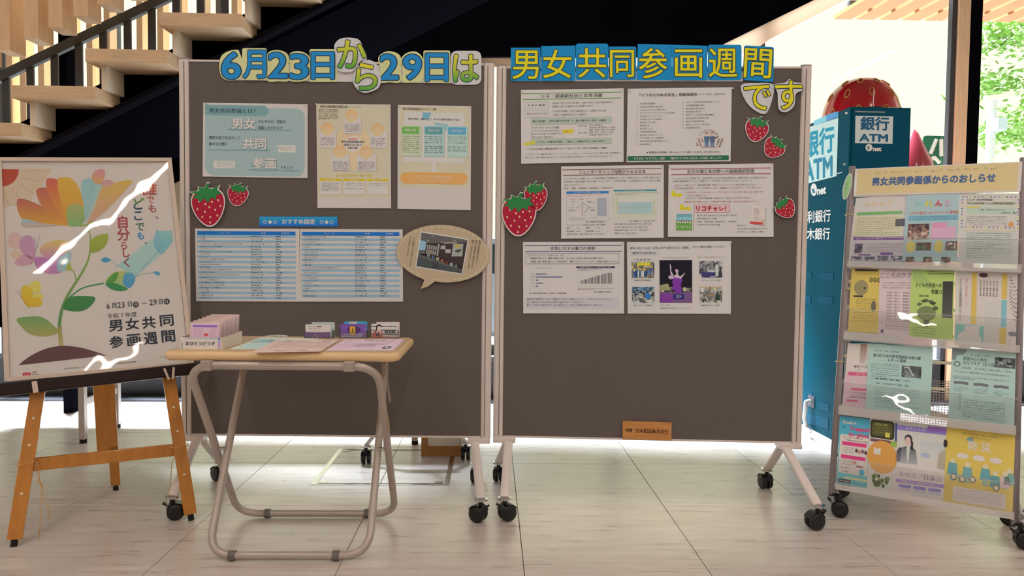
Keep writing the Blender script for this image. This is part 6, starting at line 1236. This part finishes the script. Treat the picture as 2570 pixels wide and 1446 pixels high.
def o4(s):
    s.T('男女共同参画の視点で防災を', 24, 14, 4, (150, 116, 60), x1=76); s.T('地域で考えてみよう', 34, 20, 4, (140, 104, 50), x1=66); s.T('防 災', 34, 34, 15, (220, 200, 176), x1=66, bold=.03, res=3); s.ell(36, 24, 5, 4, (110, 140, 140), 3)
    for x in (26, 50, 74): s.ell(x, 54, 9, 5, (208, 190, 160), 2)
    for x, y, c in ((12, 72, (96, 146, 140)), (34, 76, (110, 150, 140)), (60, 74, (96, 146, 140)), (74, 84, (90, 140, 130)), (88, 82, (200, 160, 150)), (94, 76, (120, 150, 130))): s.ell(x, y - 8, 4, 4.5, (206, 180, 130), 3); s.poly([(x - 6, y - 4), (x + 6, y - 4), (x + 8, y + 16), (x - 8, y + 16)], c, 2)
    for x, y in ((14, 92), (27, 94), (42, 92), (76, 100)): s.ell(x, y, 5, 6, (110, 100, 96), 3); s.ell(x, y, 3.2, 4, (206, 180, 130), 4)
    for x in (12, 24, 34, 60, 74, 88): s.rect(x - 4, 86, x + 4, 100, (150, 160, 120), 1)
    s.rrect(14, 108, 90, 134, 3, (208, 184, 160), 2); para(s, 17, 112, 86, 4, 5, 2.4, (170, 140, 130))
leaflet('yellow poster titled 防災 with teal figures, bottom row right of rack', [(2376, 1062), (2548, 1084), (2541, 1292), (2366, 1262)], .010, (208, 168, 76), o4)
# green oval tag hanging on the left post
og = onP(2116, 470, RO + RN * .03, RN)
s = Sheet('oval_tag', 'green oval paper tag hanging on the left post of the rack', 'tag', RO + RN * .03, RN, None, zoom=(2090, 400, 5.354), off=0, outline=[(195 + 56 * math.cos(a) * .98 + 38 * -math.sin(a), 365 + 178 * math.sin(a)) for a in [k * math.pi / 14 for k in range(28)]], paper=(196, 206, 180))
s.poly([(195 + 42 * math.cos(a) + 34 * -math.sin(a), 365 + 158 * math.sin(a)) for a in [k * math.pi / 14 for k in range(28)]], (150, 190, 110), 1); s.VT('ご自由に', 196, 270, 460, 34, (110, 140, 90), bold=.02, ang=8); s.done()

# ------------------------------------------------------------------ ATM BOOTH
AX0, AX1, AY0, AY1, AH = 1.838, 2.156, 3.70, 4.35, 1.806
at = thing('atm_booth', ((AX0 + AX1) / 2, (AY0 + AY1) / 2, 0), 'tall teal bank ATM booth between right board and brochure rack', 'cash machine')
M_TEAL = mat('teal_enamel', (0, 80, 100), .6, noise=.05, scale=2, spec=.06); M_TEALD = mat('dark_teal_enamel', (8, 84, 112), .6, noise=.05, scale=2, spec=.08)
MB().box((AX0, AY0, .05), (AX1, AY1, AH)).build('cabinet', M_TEAL, at, bevel=.006)
MB().box((AX0 + .012, AY0 - .006, .06), (AX1 - .012, AY0 - .0005, AH - .012)).build('front_panel', M_TEALD, at, bevel=.002)
MB().box((AX0 - .008, AY0 - .01, .0), (AX1 + .008, AY1 + .01, .05)).build('white_plinth', mat('white_plinth', (226, 228, 224), .5), at, bevel=.004)
NF = V((0, -1, 0)); OFp = V((0, AY0 - .006, 0)); NS = V((-1, 0, 0)); OS = V((AX0, 0, 0)); ZM = (1950, 0, 3.3629); ZN = (2000, 230, 3.5265)
def attach(s, par):
    o = s.done(); o.parent = par; o.location = s.orig - BASE[par.name]; return o
s = Sheet('front_sign', None, None, OFp, NF, [(662, 978), (980, 984), (974, 1214), (658, 1208)], zoom=ZM, off=.001, paper=(188, 178, 186))
s.T('銀行', 704, 1046, 104, (12, 78, 104), x1=942, bold=.03, res=4); s.T('ATM', 698, 1162, 76, (12, 78, 104), x1=934, bold=.035, res=4); attach(s, at)
def enet(s, cx, cy, r, tx, h, c=(206, 206, 206)):
    s.ell(cx, cy, r, r * 1.02, c, 1); s.T('E', cx - r * .35, cy + r * .1, r * .9, (14, 90, 108), bold=.08, lay=3, res=3, ang=-8); s.T('net', tx, cy + r * .32, h, c, bold=.05, lay=2, res=3)
s = Sheet('front_logo', None, None, OFp, NF, None, zoom=ZM, off=.0002, outline=[(748, 1240), (752, 1240), (752, 1244), (748, 1244)], paper=(20, 86, 104)); enet(s, 776, 1246, 30, 812, 46); attach(s, at)
s = Sheet('vent', None, None, OFp, NF, [(655, 935), (920, 940), (920, 956), (655, 951)], zoom=ZM, off=.0006, paper=(14, 50, 58))
for k in range(40): s.rect(660 + 6.3 * k, 940, 663 + 6.3 * k, 950, (180, 190, 170), 1)
attach(s, at)
for x, y in ((585, 955), (572, 1386)): p = onP(1950 + x / 3.3629, y / 3.3629, OFp, NF); MB().disc(p, NF, .006, .004, 12).build('screw', M_CHROME, at)
side_q = [onP(x, y, OS, NS) for x, y in ((2032, 304), (2117, 267))]
# large side face, towards the boards
s = Sheet('side_sign', None, None, OS, NS, None, zoom=ZN, off=.001, outline=[(62, 328), (368, 232), (352, 748), (62, 822)], paper=(178, 196, 204)); s.rayed = True
s.poly([(62, 370), (366, 300), (360, 466), (62, 466)], (176, 200, 186), 1)
def sideT(t, x0, y0, x1, y1, col, bold=.03, sl=-.30):
  vs, fs = glyphs(t, 0, 4); a, b = min(p[0] for p in vs), max(p[0] for p in vs); c, d = min(p[1] for p in vs), max(p[1] for p in vs)
  for i_, (dx_, dy_) in enumerate(s.shifts(bold, 4)):
    pts = [(x0 + (x + dx_ - a) / (b - a) * (x1 - x0), y1 - (y + dy_ - c) / (d - c) * (y1 - y0)) for x, y in vs]; pts = [(x, y + sl * (x - x1)) for x, y in pts]
    s.mb.add([s.P(x, y, 3 + .11 * i_) for x, y in pts], fs, [A(col)] * len(pts))
sideT('銀行', 62, 300, 330, 525, (10, 120, 130), sl=-.26); sideT('ATM', 66, 570, 314, 742, (10, 110, 126), sl=-.22); attach(s, at)
def side_sheet(name): 
    q = Sheet(name, None, None, OS, NS, None, zoom=ZN, off=.0004, outline=[(150, 860), (154, 860), (154, 864), (150, 864)], paper=(8, 104, 122)); q.mb = MB(); return q
s = side_sheet('side_logo'); s.ell(151, 868, 28, 56, (206, 206, 206), 1); s.T('E', 140, 880, 40, (14, 90, 108), bold=.08, lay=3, res=3, ang=-15); sideT('net', 184, 846, 258, 900, (206, 206, 206), .05, -.18); attach(s, at)
s = side_sheet('side_bank_name'); sideT('足利銀行', 24, 1042, 300, 1148, (206, 204, 204), .02, -.08); attach(s, at)
s = side_sheet('side_bank_name'); sideT('栃木銀行', 24, 1204, 294, 1308, (206, 204, 204), .02, -.03); attach(s, at)
s = side_sheet('side_stripe'); s.poly([(356, 722), (402, 710), (402, 718), (354, 730)], (206, 206, 206), 1); attach(s, at)
s = Sheet('side_pattern', None, None, OS, NS, None, zoom=ZN, off=.0003, outline=[(262, 206), (368, 172), (368, 226), (262, 262)], paper=(70, 130, 160)); s.poly([(150, 258), (262, 210), (262, 262), (150, 300)], (120, 170, 190), 1); attach(s, at)
for (x0, y0, x1, y1) in ((2057, 684, 2092, 702), (2022, 683, 2038, 699), (2055, 744, 2091, 764), (2021, 742, 2036, 762), (2052, 1008, 2081, 1034), (2015, 1036, 2080, 1078), (2030, 985, 2040, 1003)):
    P4 = [onP(x, y, OS, NS) for x, y in ((x0, y0), (x1, y0 + (x1 - x0) * .2 * (1 if y0 > 800 else .1)), (x1, y1), (x0, y1 - (x1 - x0) * .3 * (1 if y0 > 800 else .2)))]
    MB().prism([p + V((.0005, 0, 0)) for p in P4], (-.0025, 0, 0)).build('louvre_plate', M_TEALD, at)
c0 = onP(2036, 1008, OS, NS); c1_ = V((AX0 - .03, c0.y, c0.z))
pth = [c0, c1_, onP(2022, 1025, OS + NS * .03, NS), onP(2019, 1048, OS + NS * .03, NS), onP(2024, 1072, OS + NS * .02, NS), onP(2036, 1085, OS + NS * .012, NS)]
MB().tube(fillet(pth, .01, 5), .012, 12).build('white_cable', mat('white_conduit', (226, 226, 224), .4), at)
MB().box((AX0 - .004, c0.y - .045, c0.z - .03), (AX0, c0.y + .035, c0.z + .035)).build('cable_cover', mat('grey_plate', (80, 80, 90), .5), at, bevel=.001)
a = onP(2192, 262, V((0, AY0 + .1, 0)), NF); MB().disc((a.x, AY0 + .1, AH + .008), (0, 0, 1), .05, .016, 24).build('antenna_base', M_BLACKP, at)
MB().tube([(a.x, AY0 + .1, AH + .014), (a.x, AY0 + .1, AH + .115)], .0022, 8).build('antenna', M_CHROME, at)
MB().box((a.x + .06, AY0 + .06, AH), (a.x + .11, AY0 + .12, AH + .014)).build('router_box', M_WHITEC, at, bevel=.002)

# giant strawberry sculpture behind the booth
SY2 = 4.70; c = onY(2158, 360, SY2); top = onY(2158, 198, SY2); Rr, Hh = .245, .70; zt_ = top.z
sb = thing('strawberry_sculpture', (c.x, SY2, 0), 'giant glossy red strawberry sculpture rising behind the teal ATM booth', 'sculpture')
M_RED = mat('glossy_red_paint', (186, 22, 34), .2, noise=.06, scale=4, coat=.6)
def brad(t): ang = math.pi * t; return Rr * (math.sin(ang) ** .8) * (1 - .06 * math.cos(ang)), (zt_ - Hh) + Hh * (1 - math.cos(ang)) / 2
prof = [(max(.004, brad(k / 20)[0]), brad(k / 20)[1]) for k in range(21)]
MB().disc((c.x, SY2, 0), (0, 0, 1), 1, 1, 36, prof).build('berry', M_RED, sb)
M_SEED = mat('gold_seed', (206, 150, 80), .3, .3)
for j in range(6):
    for i in range(9):
        t = .84 - .12 * j; rr_, z = brad(t); r2, z2 = brad(t + .01); ph = 2 * math.pi * (i + .5 * (j % 2)) / 9
        p = V((c.x + rr_ * math.cos(ph), SY2 + rr_ * math.sin(ph), z)); v_ = (V((c.x + r2 * math.cos(ph), SY2 + r2 * math.sin(ph), z2)) - p).normalized(); u_ = V((-math.sin(ph), math.cos(ph), 0))
        if math.sin(ph) < .3: MB().tube([p + u_ * .015 * math.cos(q * math.pi / 6) + v_ * .030 * math.sin(q * math.pi / 6) for q in range(13)], .004, 6).build('seed_ring', M_SEED, sb)
mb = MB()
for i in range(7):
    ph = 2 * math.pi * i / 7; d_ = V((math.cos(ph), math.sin(ph), 0)); s_ = V((-d_.y, d_.x, 0)); b0 = V((c.x, SY2, zt_ - Hh))
    mb.add([b0, b0 + d_ * .12 + s_ * .05 + V((0, 0, .05)), b0 + d_ * .22 + V((0, 0, .02)), b0 + d_ * .12 - s_ * .05 + V((0, 0, .05)), b0 - V((0, 0, .015)), b0 + d_ * .12 + V((0, 0, .02))], [(0, 1, 2, 3), (4, 3, 2, 1)])
mb.build('calyx', mat('sculpture_green', (30, 120, 60), .4), sb)
MB().disc((c.x, SY2, (zt_ - Hh) / 2), (0, 0, 1), .13, zt_ - Hh, 24).build('pedestal', mat('white_pedestal', (220, 214, 206), .6), sb)
CY2 = 4.86; q0, q1 = onY(2336, 412, CY2), onY(2290, 325, CY2); cc_ = onY(2291, 400, CY2)
pk = thing('pink_cone', (cc_.x, CY2, 0), 'pinkish red pointed sculpture piece beyond the right edge of the ATM booth', 'sculpture')
prof = [(.15, .0), (.15, .9), (.14, q0.z - .12), (q0.x - cc_.x, q0.z), ((q0.x - cc_.x) * .55, (q0.z + q1.z) / 2), (.03, q1.z - .03), (.004, q1.z)]
MB().disc((cc_.x, CY2, 0), (0, 0, 1), 1, 1, 28, prof).build('cone_body', mat('pink_red_paint', (176, 66, 82), .25, coat=.5), pk)
# green sign with white strokes
s_y = 5.5
gz = onY(2350, 376, s_y)
gs = thing('green_sign', (gz.x, s_y, 0), 'green board sign with white strokes beside the dark window post', 'sign')
g0, g1 = onY(2318, 340, s_y), onY(2385, 414, s_y)
MB().prism([V((x, s_y, z)) for x, z in rr(g0.x, g1.z - .35, g1.x, g0.z, .02)], (0, .012, 0)).build('sign_panel', mat('green_panel', (26, 110, 84), .4), gs)
mb = MB()
for a, b in (((2335, 386), (2350, 350)), ((2330, 411), (2344, 394)), ((2344, 394), (2358, 409)), ((2362, 350), (2362, 392))): mb.tube([onY(*a, s_y - .006), onY(*b, s_y - .006)], .014, 10)
mb.build('white_stroke', mat('white_enamel', (226, 226, 220), .5), gs)
MB().box((gz.x - .02, s_y + .012, -.15), (gz.x + .02, s_y + .03, g0.z - .05)).build('sign_post', M_DARK, gs)

# ------------------------------------------------------------------ BEHIND THE BOARDS
rt_ = thing('long_table', (-1.28, 3.95, 0), 'long grey-legged table behind the easel and left board', 'table')
MB().box((-2.25, 3.84, .672), (-.33, 4.26, .70)).build('tabletop', mat('pale_grey_laminate', (196, 190, 180), .4, noise=.04), rt_, bevel=.004)
for x in (-2.16, -.402):
    for y in (3.87, 4.22):
        MB().box((x - .016, y - .016, .02), (x + .016, y + .016, .672)).build('leg', M_STEEL, rt_, bevel=.003); MB().disc((x, y, .011), (0, 0, 1), .018, .022, 14).build('foot', M_RUBBER, rt_)
    MB().box((x - .010, 3.886, .20), (x + .010, 4.204, .235)).build('side_rail', M_STEEL, rt_)
pb_ = [onY(392, 466, 4.05), onY(438, 458, 4.05)]
wpn = MB().prism([V((-1.98, 4.05, .702)), V((onY(452, 790, 4.05).x, 4.05, .702)), V((onY(452, 455, 4.05).x, 4.05, onY(452, 453, 4.05).z)), V((onY(436, 461, 4.05).x, 4.05, onY(436, 461, 4.05).z)), V((-1.98, 4.05, onY(436, 461, 4.05).z - .06))], (0, .02, 0)).build('display_board', M_CREAM, origin=V((-1.85, 4.05, .702)), bevel=.003)
tag(wpn, 'pale wooden board standing on the long table, seen right of the framed poster', 'board')
ms = thing('leaflet_stand', (-.36, 3.53, 0), 'low mobile stand with splayed grey legs behind the left board', 'stand')
for x, y, rz in ((-.60, 3.495, 1.57), (-.119, 3.565, 1.5)):
    s_ = -1 if x < -.4 else 1; tp = V((-.36 + s_ * .10, 3.53, .27))
    MB().oval(V((x, y, .09)), tp, V((0, 1, 0)), .03, .02).build('leg', M_ALU, ms); MB().disc((x, y, .088), (0, 0, 1), .026, .007, 16).build('caster_plate', M_CHROME, ms); caster(ms, x, y, rz)
MB().box((-.48, 3.512, .26), (-.24, 3.548, .30)).build('leg_bridge', M_ALU, ms, bevel=.003); MB().tube([(-.36, 3.53, .30), (-.36, 3.53, 1.1)], .016, 14).build('pole', M_ALU, ms)
MB().box((-.52, 3.50, 1.1), (-.20, 3.53, 1.5)).build('stand_panel', M_WHITEC, ms, bevel=.003)
b0, b1 = onZ(1057, 1146, 0), onZ(1172, 1146, 0)
cb = thing('cardboard_box', ((b0.x + b1.x) / 2, b0.y, 0), 'brown cardboard box with white paper behind the left board', 'box'); zc = onY(1100, 1098, b0.y).z + .10
x0, x1, y0, y1 = b0.x, b0.x + .20, b0.y, b0.y + .24
M_CARD = mat('brown_cardboard', (178, 128, 74), .8, noise=.06, scale=10)
for lo, hi in (((x0, y0, 0), (x1, y0 + .005, zc)), ((x0, y1 - .005, 0), (x1, y1, zc)), ((x0, y0 + .005, 0), (x0 + .005, y1 - .005, zc)), ((x1 - .005, y0 + .005, 0), (x1, y1 - .005, zc))): MB().box(lo, hi).build('side_wall', M_CARD, cb)
MB().box((x0 + .005, y0 + .005, .0), (x1 - .005, y1 - .005, .006)).build('base', M_CARD, cb)
MB().box((x0 + .035, y0 - .0015, .055), (x1 - .004, y0, zc)).build('paper_sheet', M_WHITEC, cb)
# floor access hatch: bright steel frame let into the tiles
hx0, hx1, hy0, hy1 = FX0 - .3, FX0 + .3, 3.165, 3.765
hx0, hx1 = -.786, -.176
ha = thing('floor_hatch', ((hx0 + hx1) / 2, (hy0 + hy1) / 2, 0), 'square floor access hatch framed in bright steel behind the folding table', 'hatch')
for lo, hi in (((hx0, hy0, .0), (hx1, hy0 + .012, .0022)), ((hx0, hy1 - .012, 0), (hx1, hy1, .0022)), ((hx0, hy0 + .012, 0), (hx0 + .022, hy1 - .012, .0022)), ((hx1 - .022, hy0 + .012, 0), (hx1, hy1 - .012, .0022))): MB().box(lo, hi).build('steel_edge', M_CHROME, ha)
for lo, hi in (((hx0 + .03, hy0 + .02, 0), (hx1 - .03, hy0 + .024, .0012)), ((hx0 + .03, hy1 - .024, 0), (hx1 - .03, hy1 - .02, .0012))): MB().box(lo, hi).build('joint_line', M_DARK, ha)
for x in (hx0 + .03, hx1 - .065):
    for y in (hy0 + .022, hy1 - .05): MB().box((x, y, 0), (x + .035, y + .028, .0024)).build('corner_latch', M_CHROME, ha, bevel=.0006)

# ------------------------------------------------------------------ ceiling lamps that light the fronts of the boards
LPOS = {(x, y): '%s row, %s' % (b, a) for x, a in zip((-3.8, -1.7, .4, 2.5, 4.4), ('far left', 'left', 'centre', 'right', 'far right')) for y, b in ((1.75, 'added nearest'), (-1.3, 'middle'), (-5.7, 'farthest'))}
for lx, ly, ln in LAMPS:
    t = thing('ceiling_lamp', (lx, ly, 3.6), 'long slim white ceiling lamp behind the camera side of the hall, %s' % LPOS[(lx, ly)], 'lamp', 'ceiling lamps of the hall')
    MB().box((lx - .06, ly - ln / 2 - .03, 3.36), (lx + .06, ly + ln / 2 + .03, 3.6)).build('housing', M_WHITEC, t)
